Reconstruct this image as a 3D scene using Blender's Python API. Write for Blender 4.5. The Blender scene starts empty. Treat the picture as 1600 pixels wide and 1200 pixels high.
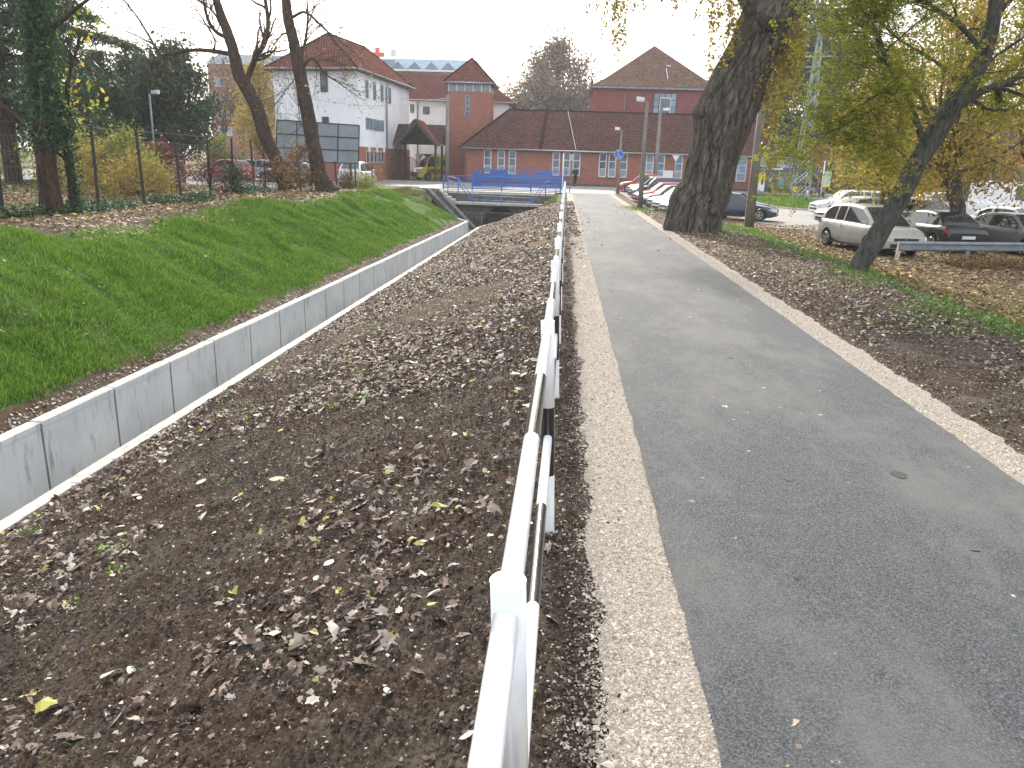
import bpy, bmesh, math, random
import numpy as np
from mathutils import Vector, Matrix
random.seed(7); RS = np.random.RandomState(7)
sc = bpy.context.scene; COL = sc.collection
# ------------------------------------------------------------------ camera
H = 2.1; FP = 1200.0
def _cam(roll=1.8, vx=882, vy=255):
    r = math.radians(roll); p = (vx-800, 600-vy)
    n = p[0]*math.sin(r)+p[1]*math.cos(r); t = p[0]*math.cos(r)-p[1]*math.sin(r)
    pit = math.atan(n/FP); yaw = math.atan(t/math.hypot(FP, n))
    f = Vector((-math.sin(yaw)*math.cos(pit), math.cos(yaw)*math.cos(pit), -math.sin(pit)))
    R0 = Vector((math.cos(yaw), math.sin(yaw), 0)); U0 = R0.cross(f)
    c, s = math.cos(r), math.sin(r)
    return R0*c+U0*s, U0*c-R0*s, f
CX, CY, CF = _cam()
cam = bpy.data.cameras.new('camera'); cam.sensor_width = 36; cam.lens = 36*FP/1600; cam.clip_end = 3000; cam.clip_start = .05
co = bpy.data.objects.new('camera', cam); COL.objects.link(co); sc.camera = co
m = Matrix((CX, CY, -CF)).transposed().to_4x4(); m.translation = (0, 0, H); co.matrix_world = m
def ray(px, py): return CF + CX*((px-800)/FP) + CY*((600-py)/FP)
def at(px, py, y):          # surveyed point: pixel of the photograph at a known distance y
    d = ray(px, py); return Vector((d.x*y/d.y, y, H+d.z*y/d.y))
def gp(px, py, z=0.0):
    d = ray(px, py); k = (z-H)/d.z; return Vector((d.x*k, d.y*k, z))
# ------------------------------------------------------------------ light
SUN_AZ = math.radians(-8); SUN_EL = math.radians(29)      # azimuth from +Y, negative = left
w = bpy.data.worlds.new('World'); sc.world = w; w.use_nodes = True
nt = w.node_tree; bg = nt.nodes['Background']
sky = nt.nodes.new('ShaderNodeTexSky'); sky.sky_type = 'NISHITA'; sky.sun_disc = False
sky.sun_elevation = SUN_EL; sky.sun_rotation = SUN_AZ; sky.dust_density = 4.0; sky.air_density = 1.0; sky.ozone_density = 1.0
mx = nt.nodes.new('ShaderNodeMix'); mx.data_type = 'RGBA'; mx.inputs[0].default_value = 0.62
mx.inputs[7].default_value = (9.6, 9.9, 10.3, 1)      # thin bright high cloud
nt.links.new(sky.outputs[0], mx.inputs[6]); nt.links.new(mx.outputs[2], bg.inputs[0]); bg.inputs[1].default_value = 0.13
sl = bpy.data.lights.new('sun', 'SUN'); sl.energy = 3.6; sl.angle = math.radians(3.5); sl.color = (1, .93, .82)
so = bpy.data.objects.new('sun', sl); COL.objects.link(so)
sd = Vector((math.sin(SUN_AZ)*math.cos(SUN_EL), math.cos(SUN_AZ)*math.cos(SUN_EL), math.sin(SUN_EL)))
so.rotation_euler = sd.to_track_quat('Z', 'Y').to_euler()
sc.view_settings.view_transform = 'Standard'; sc.view_settings.look = 'None'; sc.view_settings.gamma = 1; sc.view_settings.exposure = 0.76
# ------------------------------------------------------------------ materials
MATS = {}
def nodes(name):
    m = bpy.data.materials.new(name); m.use_nodes = True; MATS[name] = m
    return m, m.node_tree, m.node_tree.nodes, m.node_tree.links, m.node_tree.nodes['Principled BSDF']
def c4(c): return (c[0], c[1], c[2], 1)
def ramp(N, L, src, stops):
    r = N.new('ShaderNodeValToRGB'); e = r.color_ramp.elements
    while len(e) < len(stops): e.new(.5)
    for i, (p, c) in enumerate(stops): e[i].position = p; e[i].color = c4(c)
    L.new(src, r.inputs[0]); return r.outputs[0]
def noise(N, L, scale, detail=4, rough=.55, vec=None, dist=0):
    n = N.new('ShaderNodeTexNoise'); n.inputs['Scale'].default_value = scale; n.inputs['Detail'].default_value = detail
    n.inputs['Roughness'].default_value = rough; n.inputs['Distortion'].default_value = dist
    if vec is not None: L.new(vec, n.inputs['Vector'])
    return n.outputs['Fac']
def coord(N, L, kind='Object', scale=(1, 1, 1)):
    t = N.new('ShaderNodeTexCoord'); mp = N.new('ShaderNodeMapping'); mp.inputs['Scale'].default_value = scale
    L.new(t.outputs[kind], mp.inputs['Vector']); return mp.outputs[0]
def mix(N, L, fac, a, b, mode='MIX'):
    m = N.new('ShaderNodeMix'); m.data_type = 'RGBA'; m.blend_type = mode
    for v, i in ((fac, 0), (a, 6), (b, 7)):
        if isinstance(v, (int, float)): m.inputs[i].default_value = v
        elif isinstance(v, tuple): m.inputs[i].default_value = c4(v)
        else: L.new(v, m.inputs[i])
    return m.outputs[2]
def bump(N, L, P, h, strength, dist=.02):
    b = N.new('ShaderNodeBump'); b.inputs['Strength'].default_value = strength; b.inputs['Distance'].default_value = dist
    L.new(h, b.inputs['Height']); L.new(b.outputs[0], P.inputs['Normal'])
def M(name, a, b=None, scale=5, rough=.7, metal=0, bmp=0, bs=40, bd=.01, kind='Object', vs=(1, 1, 1), coat=0, spec=.5, lo=.35, hi=.65):
    if name in MATS: return MATS[name]
    m, t, N, L, P = nodes(name); P.inputs['Roughness'].default_value = rough; P.inputs['Metallic'].default_value = metal
    P.inputs['Specular IOR Level'].default_value = spec; P.inputs['Coat Weight'].default_value = coat
    b = b or tuple(x*.8 for x in a)
    v = coord(N, L, kind, vs)
    L.new(ramp(N, L, noise(N, L, scale, 5, .6, v), [(lo, a), (hi, b)]), P.inputs['Base Color'])
    if bmp: bump(N, L, P, noise(N, L, bs, 5, .6, v), bmp, bd)
    return m
def leafmat(name, stops, rough=.55, trans=.35):
    if name in MATS: return MATS[name]
    m, t, N, L, P = nodes(name); P.inputs['Roughness'].default_value = rough
    g = N.new('ShaderNodeNewGeometry'); c = ramp(N, L, g.outputs['Random Per Island'], stops)
    L.new(c, P.inputs['Base Color']); P.inputs['Specular IOR Level'].default_value = .3
    if trans:
        tr = N.new('ShaderNodeBsdfTranslucent'); L.new(c, tr.inputs[0]); mxs = N.new('ShaderNodeMixShader'); mxs.inputs[0].default_value = trans
        L.new(P.outputs[0], mxs.inputs[1]); L.new(tr.outputs[0], mxs.inputs[2]); L.new(mxs.outputs[0], N['Material Output'].inputs[0])
    return m
def brickmat(name, c1, c2, mortar, bw, rh, ms=.01, rough=.85, bmp=.3, stain=.35):
    if name in MATS: return MATS[name]
    m, t, N, L, P = nodes(name); P.inputs['Roughness'].default_value = 1; P.inputs['Specular IOR Level'].default_value = 0
    v = coord(N, L, 'UV')
    b = N.new('ShaderNodeTexBrick'); L.new(v, b.inputs['Vector']); b.inputs['Scale'].default_value = 1
    b.inputs['Brick Width'].default_value = bw; b.inputs['Row Height'].default_value = rh; b.inputs['Mortar Size'].default_value = ms
    b.inputs['Color1'].default_value = c4(c1); b.inputs['Color2'].default_value = c4(c2); b.inputs['Mortar'].default_value = c4(mortar)
    n = noise(N, L, .5, 6, .65, v); n2 = noise(N, L, 3.5, 6, .7, v)
    k = mix(N, L, stain, b.outputs['Color'], ramp(N, L, n, [(.3, (.55, .55, .55)), (.7, (1.25, 1.2, 1.15))]), 'MULTIPLY')
    k = mix(N, L, stain, k, ramp(N, L, n2, [(.35, (.6, .6, .6)), (.65, (1.25, 1.25, 1.25))]), 'MULTIPLY')
    L.new(k, P.inputs['Base Color'])
    if bmp: bump(N, L, P, b.outputs['Fac'], -bmp, .02)
    return m
def glassmat(name, c=(.03, .04, .05), rough=.04):
    if name in MATS: return MATS[name]
    m, t, N, L, P = nodes(name); P.inputs['Roughness'].default_value = rough
    L.new(ramp(N, L, noise(N, L, .8, 3, .5, coord(N, L)), [(.3, c), (.7, tuple(x*2.2 for x in c))]), P.inputs['Base Color'])
    P.inputs['Specular IOR Level'].default_value = .9
    return m
def paint(name, c, rough=.28):
    if name in MATS: return MATS[name]
    m, t, N, L, P = nodes(name); P.inputs['Roughness'].default_value = rough; P.inputs['Coat Weight'].default_value = .6; P.inputs['Coat Roughness'].default_value = .06
    v = coord(N, L); d = ramp(N, L, noise(N, L, 3, 6, .7, v), [(.45, c), (.8, tuple(x*.75+.03 for x in c))]); L.new(d, P.inputs['Base Color'])
    return m
# ------------------------------------------------------------------ mesh helpers
class B:
    def __init__(s): s.v = []; s.f = []; s.m = []; s.mats = []; s.sm = []
    def mi(s, mat):
        if mat not in s.mats: s.mats.append(mat)
        return s.mats.index(mat)
    def add(s, vs, fs, mat, smooth=False):
        o = len(s.v); k = s.mi(mat); s.v += [tuple(v) for v in vs]
        for f in fs: s.f.append(tuple(i+o for i in f)); s.m.append(k); s.sm.append(smooth)
    def box(s, c, d, mat, rot=0, M4=None):
        hx, hy, hz = d[0]/2, d[1]/2, d[2]/2; vs = []
        for z in (-hz, hz):
            for x, y in ((-hx, -hy), (hx, -hy), (hx, hy), (-hx, hy)):
                p = Vector((x, y, z))
                if M4: p = M4 @ p
                if rot: p = Matrix.Rotation(rot, 3, 'Z') @ p
                vs.append(Vector(c)+p)
        s.add(vs, [(0, 3, 2, 1), (4, 5, 6, 7), (0, 1, 5, 4), (1, 2, 6, 5), (2, 3, 7, 6), (3, 0, 4, 7)], mat)
    def beam(s, a, b, w, h, mat, up=Vector((0, 0, 1))):       # box from a to b
        a, b = Vector(a), Vector(b); d = (b-a).normalized(); u = d.cross(up)
        if u.length < 1e-4: u = d.cross(Vector((0, 1, 0)))
        u.normalize(); n = u.cross(d)
        vs = [p+u*(x*w/2)+n*(y*h/2) for p in (a, b) for x, y in ((-1, -1), (1, -1), (1, 1), (-1, 1))]
        s.add(vs, [(0, 3, 2, 1), (4, 5, 6, 7), (0, 1, 5, 4), (1, 2, 6, 5), (2, 3, 7, 6), (3, 0, 4, 7)], mat)
    def tube(s, pts, rs, mat, n=8, caps=True, jit=0):
        pts = [Vector(p) for p in pts]
        if not hasattr(rs, '__len__'): rs = [rs]*len(pts)
        vs = []; up = None
        for i, p in enumerate(pts):
            d = (pts[min(i+1, len(pts)-1)]-pts[max(i-1, 0)]); d.normalize()
            if up is None: up = d.orthogonal().normalized()
            up = (up-d*up.dot(d))
            if up.length < 1e-5: up = d.orthogonal()
            up.normalize(); v = d.cross(up)
            for k in range(n):
                a = 2*math.pi*k/n; r = rs[i]*(1+(random.uniform(-jit, jit) if jit else 0))
                vs.append(p+(up*math.cos(a)+v*math.sin(a))*r)
        fs = [(i*n+k, i*n+(k+1) % n, (i+1)*n+(k+1) % n, (i+1)*n+k) for i in range(len(pts)-1) for k in range(n)]
        s.add(vs, fs, mat, True)
        if caps:
            o = len(s.v)-len(vs); k = s.mi(mat)
            s.f.append(tuple(o+i for i in reversed(range(n)))); s.f.append(tuple(o+(len(pts)-1)*n+i for i in range(n))); s.m += [k, k]; s.sm += [False, False]
    def prism(s, poly, ext, mat):                               # planar polygon extruded by a vector
        n = len(poly); P = [Vector(p) for p in poly]; e = Vector(ext)
        s.add(P+[p+e for p in P], [tuple(range(n))[::-1], tuple(range(n, 2*n))]+[(i, (i+1) % n, n+(i+1) % n, n+i) for i in range(n)], mat)
    def poly(s, pts, mat): s.add(pts, [tuple(range(len(pts)))], mat)
    def build(s, name, parent=None, uv=False, bevel=0, world=True, recalc=False):
        used = sorted({i for f in s.f for i in f}); rm = {i: k for k, i in enumerate(used)}; s.v = [s.v[i] for i in used]; s.f = [tuple(rm[i] for i in f) for f in s.f]
        me = bpy.data.meshes.new(name); off = Vector((0, 0, 0)); V = s.v; o = bpy.data.objects.new(name, me)
        if parent is not None:
            o.parent = parent
            if world:
                q = parent
                while q: off += q.location; q = q.parent
                V = [tuple(Vector(v)-off) for v in V]
        elif world:
            A = np.array(V); off = Vector(((A[:, 0].min()+A[:, 0].max())/2, (A[:, 1].min()+A[:, 1].max())/2, A[:, 2].min()))
            V = [tuple(Vector(v)-off) for v in V]; o.location = off
        me.from_pydata(V, [], s.f)
        for x in s.mats: me.materials.append(x)
        me.polygons.foreach_set('material_index', s.m); me.polygons.foreach_set('use_smooth', s.sm)
        if recalc or bevel:
            bm = bmesh.new(); bm.from_mesh(me)
            if recalc: bmesh.ops.recalc_face_normals(bm, faces=bm.faces)
            if bevel: bmesh.ops.bevel(bm, geom=[e for e in bm.edges if e.calc_face_angle(0) > .5], offset=bevel, segments=2, profile=.6, affect='EDGES', clamp_overlap=True)
            bm.to_mesh(me); bm.free()
        if uv: autouv(me)
        COL.objects.link(o); return o
def autouv(me):
    u = me.uv_layers.new(name='UV')
    for p in me.polygons:
        n = p.normal; h = Vector((0, 0, 1)).cross(n)
        if h.length < .05: h = Vector((1, 0, 0))
        h.normalize()
        v = n.cross(h)
        for li in p.loop_indices:
            q = me.vertices[me.loops[li].vertex_index].co; u.data[li].uv = (q.dot(h), q.dot(v))
def tag(o, label, cat, group=None, kind=None):
    if kind: o['kind'] = kind
    if label: o['label'] = label
    if cat: o['category'] = cat
    if group: o['group'] = group
    return o
def thing(name, label, cat, loc=(0, 0, 0), rz=0, group=None):
    o = bpy.data.objects.new(name, None); o.empty_display_size = .3; COL.objects.link(o); o.location = loc; o.rotation_euler = (0, 0, rz)
    return tag(o, label, cat, group)
def npmesh(name, V, F, mats, smooth=False, mi=None, parent=None, keep=False):   # V (n,3), F (m,k) equal sided faces
    me = bpy.data.meshes.new(name); o = bpy.data.objects.new(name, me); off = Vector((0, 0, 0))
    if parent is not None:
        q = parent
        while q: off += q.location; q = q.parent
        V = V-np.array(off); o.parent = parent
    me.vertices.add(len(V)); me.vertices.foreach_set('co', np.ascontiguousarray(V, dtype=np.float32).ravel())
    k = F.shape[1]; me.loops.add(F.size); me.loops.foreach_set('vertex_index', F.astype(np.int32).ravel())
    me.polygons.add(len(F)); me.polygons.foreach_set('loop_start', np.arange(len(F), dtype=np.int32)*k)
    me.polygons.foreach_set('loop_total', np.full(len(F), k, dtype=np.int32))
    for x in mats: me.materials.append(x)
    if mi is not None: me.polygons.foreach_set('material_index', mi.astype(np.int32))
    me.polygons.foreach_set('use_smooth', np.full(len(F), smooth, dtype=bool))
    me.update(calc_edges=True); COL.objects.link(o); return o
def copytree(root, loc, rz=None, label=None, name=None):
    def cp(o, parent):
        c = o.copy(); COL.objects.link(c)
        if parent: c.parent = parent
        for ch in o.children: cp(ch, c)
        return c
    r = cp(root, None); r.location = loc
    if rz is not None: r.rotation_euler = (0, 0, rz)
    if label: r['label'] = label
    return r
# ------------------------------------------------------------------ noise & terrain
def vn(x, y, seed=0):
    x = np.asarray(x, float); y = np.asarray(y, float); xi = np.floor(x); yi = np.floor(y); fx = x-xi; fy = y-yi
    def h(a, b):
        t = np.sin(a*127.1+b*311.7+seed*74.7)*43758.5453; return t-np.floor(t)
    fx = fx*fx*(3-2*fx); fy = fy*fy*(3-2*fy)
    return (h(xi, yi)*(1-fx)+h(xi+1, yi)*fx)*(1-fy)+(h(xi, yi+1)*(1-fx)+h(xi+1, yi+1)*fx)*fy-.5
def fbm(x, y, o=4, seed=0):
    r = 0; a = 1
    for i in range(o): r = r+a*vn(x*2**i+i*17.3, y*2**i+i*9.1, seed+i); a *= .5
    return r
def ss(x, a, b):
    t = np.clip((x-a)/(b-a), 0, 1); return t*t*(3-2*t)
def Xk(y): return -5.42+.02*np.minimum(y, 45)
def Xw(y): return -6.85+.032*np.minimum(y, 45)
YE = 45.0; YB = 58.0
def zlot(y): return -.62+.5*ss(y, 56, 70)
def height(x, y, fine=False):
    x = np.asarray(x, float); y = np.asarray(y, float)
    xk = Xk(y); xw = Xw(y)
    # right of the path
    a = 6.4-2.2*ss(y, 30, 40); wd = 4.0-2.6*ss(y, 30, 40)
    zr = -.05*ss(x, 3.8, 6)*(1-ss(y, 50, 60)) + zlot(y)*ss(x, a, a+wd)
    zr = zr+.1*np.exp(-((x-a+.3)/.8)**2)*(1-ss(y, 34, 40))
    t = np.clip((-.15-x)/(-.15-xk), 0, 1)
    zb = -1.5*(t**1.12)-.02+.09*np.sin(t*math.pi)*fbm(x*.8, y*.5, 3, 3)*1.6
    zb = np.where(t <= 0, -.02*ss(-x, -.28, -.1), zb)
    # left bank and terrace
    s = xw-.18-x
    zt = .42-.25*ss(y, 38, 50)-.05*ss(-x, 15, 40)
    zl = -1.33+(zt+1.33)*(ss(s, -2.2, 4.6)-ss(0., -2.2, 4.6))/(1-ss(0., -2.2, 4.6))
    zl = zl+(.26*fbm(x*.45+y*.25, y*.5, 3, 9)+.17*fbm(x*1.1+y*.6, y*1.6, 2, 19))*ss(s, .3, 1.6)*(1-ss(s, 4.2, 6))
    z = np.where(x > -.15, zr, zb)
    z = np.where(x < xk-.13, -3.0, z)
    z = np.where(x < xw-.03, zl, z)
    # old funnel near the bridge
    zf = -3.0+3.0*ss(-x, 5.9, 10.8)
    zf = np.where(x > -5, -3.0+3.0*np.clip((x+4.1)/3.7, 0, 1)**1.05, zf)
    zf = np.where((x > -.5), np.where(x > 3.7, zr, 0), zf); zf = np.where(x < -9.5, np.maximum(zf, -.1), zf)
    zf = zf+ .12*fbm(x*.7, y*.7, 3, 5)*(x < -.5)*(zf < -.05)
    z = np.where((y > YE) & (y < YB), np.where(x < -9, np.maximum(zf, np.where(x < -10.5, .12, zf)), zf), z)
    z = np.where(y >= YB, np.where(x < 3.7, .12*ss(-x, 12, 18)*(1-ss(y, 60, 64)), zr), z)
    far = ss(y, 95, 160); z = z*(1-far)
    return z
exec_parts = []
# ------------------------------------------------------------------ ground
def ground():
    ys = [-8.0, -5, -3, -1.5, -.7, 0, .4, .7]
    while ys[-1] < 44.9: ys.append(ys[-1]+.012*ys[-1]+.02)
    ys = [y for y in ys if y < 44.85]+[44.93, 44.99, 45.01, 45.1]
    while ys[-1] < 57.6: ys.append(ys[-1]+.5)
    ys += [57.98, 58.0, 58.5]
    while ys[-1] < 110: ys.append(ys[-1]+1.5)
    while ys[-1] < 900: ys.append(ys[-1]*1.12)
    rows = []
    for y in ys:
        xk, xw = float(Xk(y)), float(Xw(y))
        L = [-900, -500, -300, -200, -150, -120, -95, -75, -60, -50, -44, -39, -35, -32]+list(np.linspace(-30, -18, 25))+list(np.linspace(-17.6, xw-.5, 75))
        L += [xw-.3, xw-.2, xw-.1, xw-.04, xw-.02, xw+.02, xk-.14, xk-.12]
        L += list(np.linspace(xk-.04, -.2, 120))+[-.15, -.1, 0, .1, .25, .6, 1.5, 3, 3.7]
        L += list(np.linspace(3.8, 12, 60))+list(np.linspace(12.4, 22, 22))+[23, 25, 28, 32, 38, 45, 55, 70, 90, 120, 160, 220, 350, 600, 900]
        rows.append(L)
    X = np.array(rows); Y = np.repeat(np.array(ys)[:, None], X.shape[1], 1)
    Z = height(X, Y)
    soil = ((X > Xk(Y)) & (X < .25)) | ((X > 3.7) & (X < 9))
    tp = np.clip((X-Xk(Y))/.4, 0, 1)*np.clip((.3-X)/.3, 0, 1); tp = np.where(X > 3.7, np.clip((X-3.7)/.3, 0, 1)*.5, tp)
    det = (.075*np.abs(fbm(X*3.1, Y*3.1, 3, 21))+.05*np.abs(fbm(X*9, Y*9, 3, 33))-.03)
    Z = Z+np.where(soil & (Y < 30), det*tp*np.clip((32-Y)/10, 0, 1), 0)
    Z = np.where((Y > 58.2) & (Y < 100), Z-.02, Z)
    n, k = X.shape; V = np.stack([X, Y, Z], -1).reshape(-1, 3)
    i = np.arange(n-1)[:, None]*k+np.arange(k-1)[None, :]; F = np.stack([i, i+1, i+1+k, i+k], -1).reshape(-1, 4)
    m, t, N, L, P = nodes('ground'); P.inputs['Roughness'].default_value = .95; P.inputs['Specular IOR Level'].default_value = .15
    v = coord(N, L)
    at_ = N.new('ShaderNodeAttribute'); at_.attribute_name = 'zone'; sep = N.new('ShaderNodeSeparateColor'); L.new(at_.outputs['Color'], sep.inputs[0])
    s1 = ramp(N, L, noise(N, L, 26, 8, .75, v), [(.34, (.03, .022, .016)), (.46, (.082, .062, .046)), (.55, (.135, .106, .08)), (.68, (.24, .195, .155))])
    s1 = mix(N, L, ramp(N, L, noise(N, L, .9, 4, .6, v), [(.47, (0, 0, 0)), (.58, (1, 1, 1))]), s1, mix(N, L, .55, s1, (.085, .038, .02)))
    s1 = mix(N, L, .55, s1, ramp(N, L, noise(N, L, 90, 4, .8, v), [(.3, (.35, .35, .35)), (.7, (1.8, 1.75, 1.7))]), 'MULTIPLY')
    s1 = mix(N, L, ramp(N, L, noise(N, L, 1.7, 3, .5, v), [(.5, (0, 0, 0)), (.62, (1, 1, 1))]), s1, mix(N, L, .5, s1, (.18, .15, .12)))
    lf = ramp(N, L, noise(N, L, 14, 6, .8, v), [(.3, (.05, .032, .022)), (.48, (.16, .1, .06)), (.6, (.25, .18, .11)), (.75, (.36, .3, .21))])
    gr = ramp(N, L, noise(N, L, 9, 5, .7, v), [(.3, (.045, .085, .012)), (.6, (.085, .155, .025)), (.8, (.15, .2, .05))])
    def soft(ch):
        mt = N.new('ShaderNodeMath'); mt.operation = 'ADD'; L.new(sep.outputs[ch], mt.inputs[0])
        m2 = N.new('ShaderNodeMath'); m2.operation = 'MULTIPLY_ADD'; L.new(noise(N, L, 2.6, 6, .75, v), m2.inputs[0]); m2.inputs[1].default_value = 1.4; m2.inputs[2].default_value = -.7
        L.new(m2.outputs[0], mt.inputs[1]); return ramp(N, L, mt.outputs[0], [(.4, (0, 0, 0)), (.62, (1, 1, 1))])
    c = mix(N, L, soft(1), s1, lf); c = mix(N, L, soft(0), c, gr); L.new(c, P.inputs['Base Color'])
    bump(N, L, P, noise(N, L, 38, 9, .82, v), 1.0, .05)
    o = npmesh('ground', V, F, [m], True); tag(o, None, None, kind='structure')
    s = Xw(Y)-.18-X
    R = ss(s, .1, .6)*(1-ss(s, 3.7+.9*fbm(X*.3, Y*.3, 2, 4), 4.9))*(Y < 45)
    R = np.maximum(R, .75*ss(s, 6, 9)*(fbm(X*.2, Y*.25, 3, 8) > .05))
    a = 6.4-2.2*ss(Y, 30, 40); d = X-a-.35
    R = np.maximum(R, np.exp(-(d/.95)**2)*(Y < 41)*.72)
    R = np.maximum(R, .5*((Y > 45) & (Y < 58) & (X < -5))); R = np.maximum(R, .62*((Y > 45) & (Y < 58) & (X > -5) & (X < 0)))
    G = np.where(s > 5.5, .75, 0); G = np.maximum(G, ss(X, a+1, a+2)*.95); G = np.maximum(G, .55*((X > 3.6) & (X < 7)*(Y > 14)))
    G = np.maximum(G, .8*(X > Xk(Y))*(X < 3.7)*ss(Y, 16, 26)*(Y < 46)); G = np.maximum(G, .6*(Y > 60))
    ca = o.data.color_attributes.new('zone', 'FLOAT_COLOR', 'POINT')
    ca.data.foreach_set('color', np.stack([R, G, R*0, R*0+1], -1).astype(np.float32).ravel())
ground()
def sheet(name, xs, ys, mat, dz, edge=0, kind='structure', label=None, cat=None):
    X, Y = np.meshgrid(np.array(xs, float), np.array(ys, float)); Z = height(X, Y)+dz
    if edge:
        X[:, 0] += edge*fbm(Y[:, 0]*3, Y[:, 0]*0+3, 5, 2)+edge*.6*vn(Y[:, 0]*15, Y[:, 0]*0, 5); X[:, -1] += edge*fbm(Y[:, 0]*3, Y[:, 0]*0+9, 5, 6)+edge*.6*vn(Y[:, 0]*15, Y[:, 0]*0, 7)
    n, k = X.shape; i = np.arange(n-1)[:, None]*k+np.arange(k-1)[None, :]
    o = npmesh(name, np.stack([X, Y, Z], -1).reshape(-1, 3), np.stack([i, i+1, i+1+k, i+k], -1).reshape(-1, 4), [mat], True)
    return tag(o, label, cat, kind=kind)
def asphalt(name, dark, light, dust, gs=60, patch=.6):
    m, t, N, L, P = nodes(name); P.inputs['Roughness'].default_value = .82; P.inputs['Specular IOR Level'].default_value = .35
    v = coord(N, L); vo = N.new('ShaderNodeTexVoronoi'); vo.inputs['Scale'].default_value = gs*2; L.new(v, vo.inputs['Vector'])
    c = ramp(N, L, noise(N, L, gs, 8, .8, v), [(.38, dark), (.5, light), (.6, tuple(x*1.7 for x in light))])
    c = mix(N, L, .7, c, ramp(N, L, vo.outputs['Color'], [(.2, (.35, .35, .35)), (.8, (1.75, 1.75, 1.72))]), 'MULTIPLY')
    n2 = noise(N, L, patch, 9, .72, coord(N, L, 'Object', (1, .45, 1)))
    c = mix(N, L, ramp(N, L, n2, [(.46, (0, 0, 0)), (.6, (.6, .6, .6))]), c, dust)
    c = mix(N, L, ramp(N, L, noise(N, L, 4.5, 8, .85, v), [(.54, (0, 0, 0)), (.66, (.55, .55, .55))]), c, dust)
    L.new(c, P.inputs['Base Color']); bump(N, L, P, noise(N, L, gs*1.6, 5, .8, v), .7, .012); return m
MP = asphalt('path_asphalt', (.02, .022, .025), (.068, .072, .078), (.15, .148, .14), 72, .7)
MR = asphalt('road_asphalt', (.15, .15, .15), (.21, .21, .205), (.3, .29, .28), 30, .25)
ML = asphalt('lot_asphalt', (.16, .15, .14), (.23, .215, .2), (.3, .27, .23), 12, .4)
yp = [-8, -4, -2]+list(np.arange(0, 24, .06))+list(np.arange(24, 58.6, .25))
sheet('path', [.68, 1.3, 2, 2.7, 3.35], yp, MP, .012, .016)
MG = M('gravel', (.47, .405, .34), (.29, .24, .195), 55, .95, bmp=1, bs=60, bd=.03, lo=.35, hi=.68)
sheet('gravel_verge', [.27, .4, .55, .74], yp, MG, .006, .075); sheet('gravel_verge', [3.29, 3.45, 3.6, 3.72], yp, MG, .006, .075)
sheet('road', [-160, -60, -30, -20, -12, -6, 0, 3.6]+list(np.linspace(4, 30, 27))+[40, 60, 100, 160], list(np.linspace(58.3, 72.4, 15)), MR, .012)
sheet('parking_lot', [10.6, 10.9, 11.2, 11.5, 12, 14, 17, 21, 26, 32, 40, 50, 70], list(np.linspace(24, 58.3, 36)), ML, .008, .8)
sheet('parking_lot', [5.4, 6, 7, 8, 9.5], list(np.linspace(44, 58.3, 20)), ML, .010)
sheet('forecourt', [-60, -50, -40, -30, -24, -19, -15.6], list(np.linspace(41.5, 58.0, 16)), MR, .012, .5)
MC = M('concrete', (.50, .51, .51), (.36, .37, .375), 2.5, .85, bmp=.25, bs=60, bd=.01, vs=(1, 1, .35))
MCW = M('pale_concrete', (.64, .62, .57), (.33, .29, .25), 9, .9, bmp=.4, bs=50)
MCD = M('weathered_concrete', (.15, .14, .125), (.07, .068, .06), 3, .9, bmp=.4, bs=30)
# pavement in front of the long building
b = B(); b.box((10, 73.75, .04), (60, 2.5, .16), M('pavement_asphalt', (.15, .15, .16), (.1, .1, .105), 3, .9)); b.box((10, 72.43, .03), (60, .14, .15), MCW)
tag(b.build('pavement'), None, None, kind='structure')
# ------------------------------------------------------------------ channel walls
def concrete_panel_mat():
    m, t, N, L, P = nodes('wall_panel_concrete'); P.inputs['Roughness'].default_value = .8; v = coord(N, L, 'Object', (1, 1, 1))
    c = ramp(N, L, noise(N, L, 1.1, 5, .6, v), [(.3, (.52, .545, .56)), (.7, (.66, .675, .68))])
    st = noise(N, L, 9, 6, .7, coord(N, L, 'Object', (1, 1, .18)))
    c = mix(N, L, ramp(N, L, st, [(.55, (0, 0, 0)), (.70, (.8, .8, .8))]), c, (.27, .26, .23))
    c = mix(N, L, ramp(N, L, noise(N, L, 22, 4, .7, v), [(.66, (0, 0, 0)), (.74, (.6, .6, .6))]), c, (.3, .29, .27))
    L.new(c, P.inputs['Base Color']); bump(N, L, P, noise(N, L, 40, 4, .7, v), .15, .01); return m
MW = concrete_panel_mat()
wt = thing('retaining_wall', 'long grey concrete retaining wall of upright panels below the green grass bank', 'wall', (Xw(4), 4, -3))
y = 2.6; k = 0
joint = B()
while y < 44.7:
    y2 = min(y+1.585, 44.98); b = B(); g = .022
    a0, a1 = Vector((Xw(y), y+g, 0)), Vector((Xw(y2), y2-g, 0)); e = Vector((-.16, 0, 0))
    dz = random.uniform(-.006, .006); zt = -1.3+dz
    for z0, z1, off in ((-3.1, zt-.075, 0), (zt-.075, zt, .008)):
        q = [a0+Vector((off, 0, z0)), a1+Vector((off, 0, z0)), a1+e+Vector((0, 0, z0)), a0+e+Vector((0, 0, z0))]
        b.prism(q, (0, 0, z1-z0), MW)
    b.box((Xw((y+y2)/2)-.08, (y+y2)/2, zt+.004), (.145, y2-y-.05, .01), MCW, rot=-.032)
    b.build('wall_panel', wt, bevel=.004)
    joint.box((Xw(y2)-.085, y2, -2.2), (.165, .05, 1.75), M('joint_mortar', (.2, .2, .18), (.12, .12, .1), 8, .9, vs=(1, 1, .5)))
    y = y2; k += 1
joint.build('joint_filler', wt)
b = B(); P0 = at(573, 463, 22.3); xx = float(Xw(22.3)); d = ray(573, 466); kx = xx/d.x; pc = Vector((xx, d.y*kx, H+d.z*kx))
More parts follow.
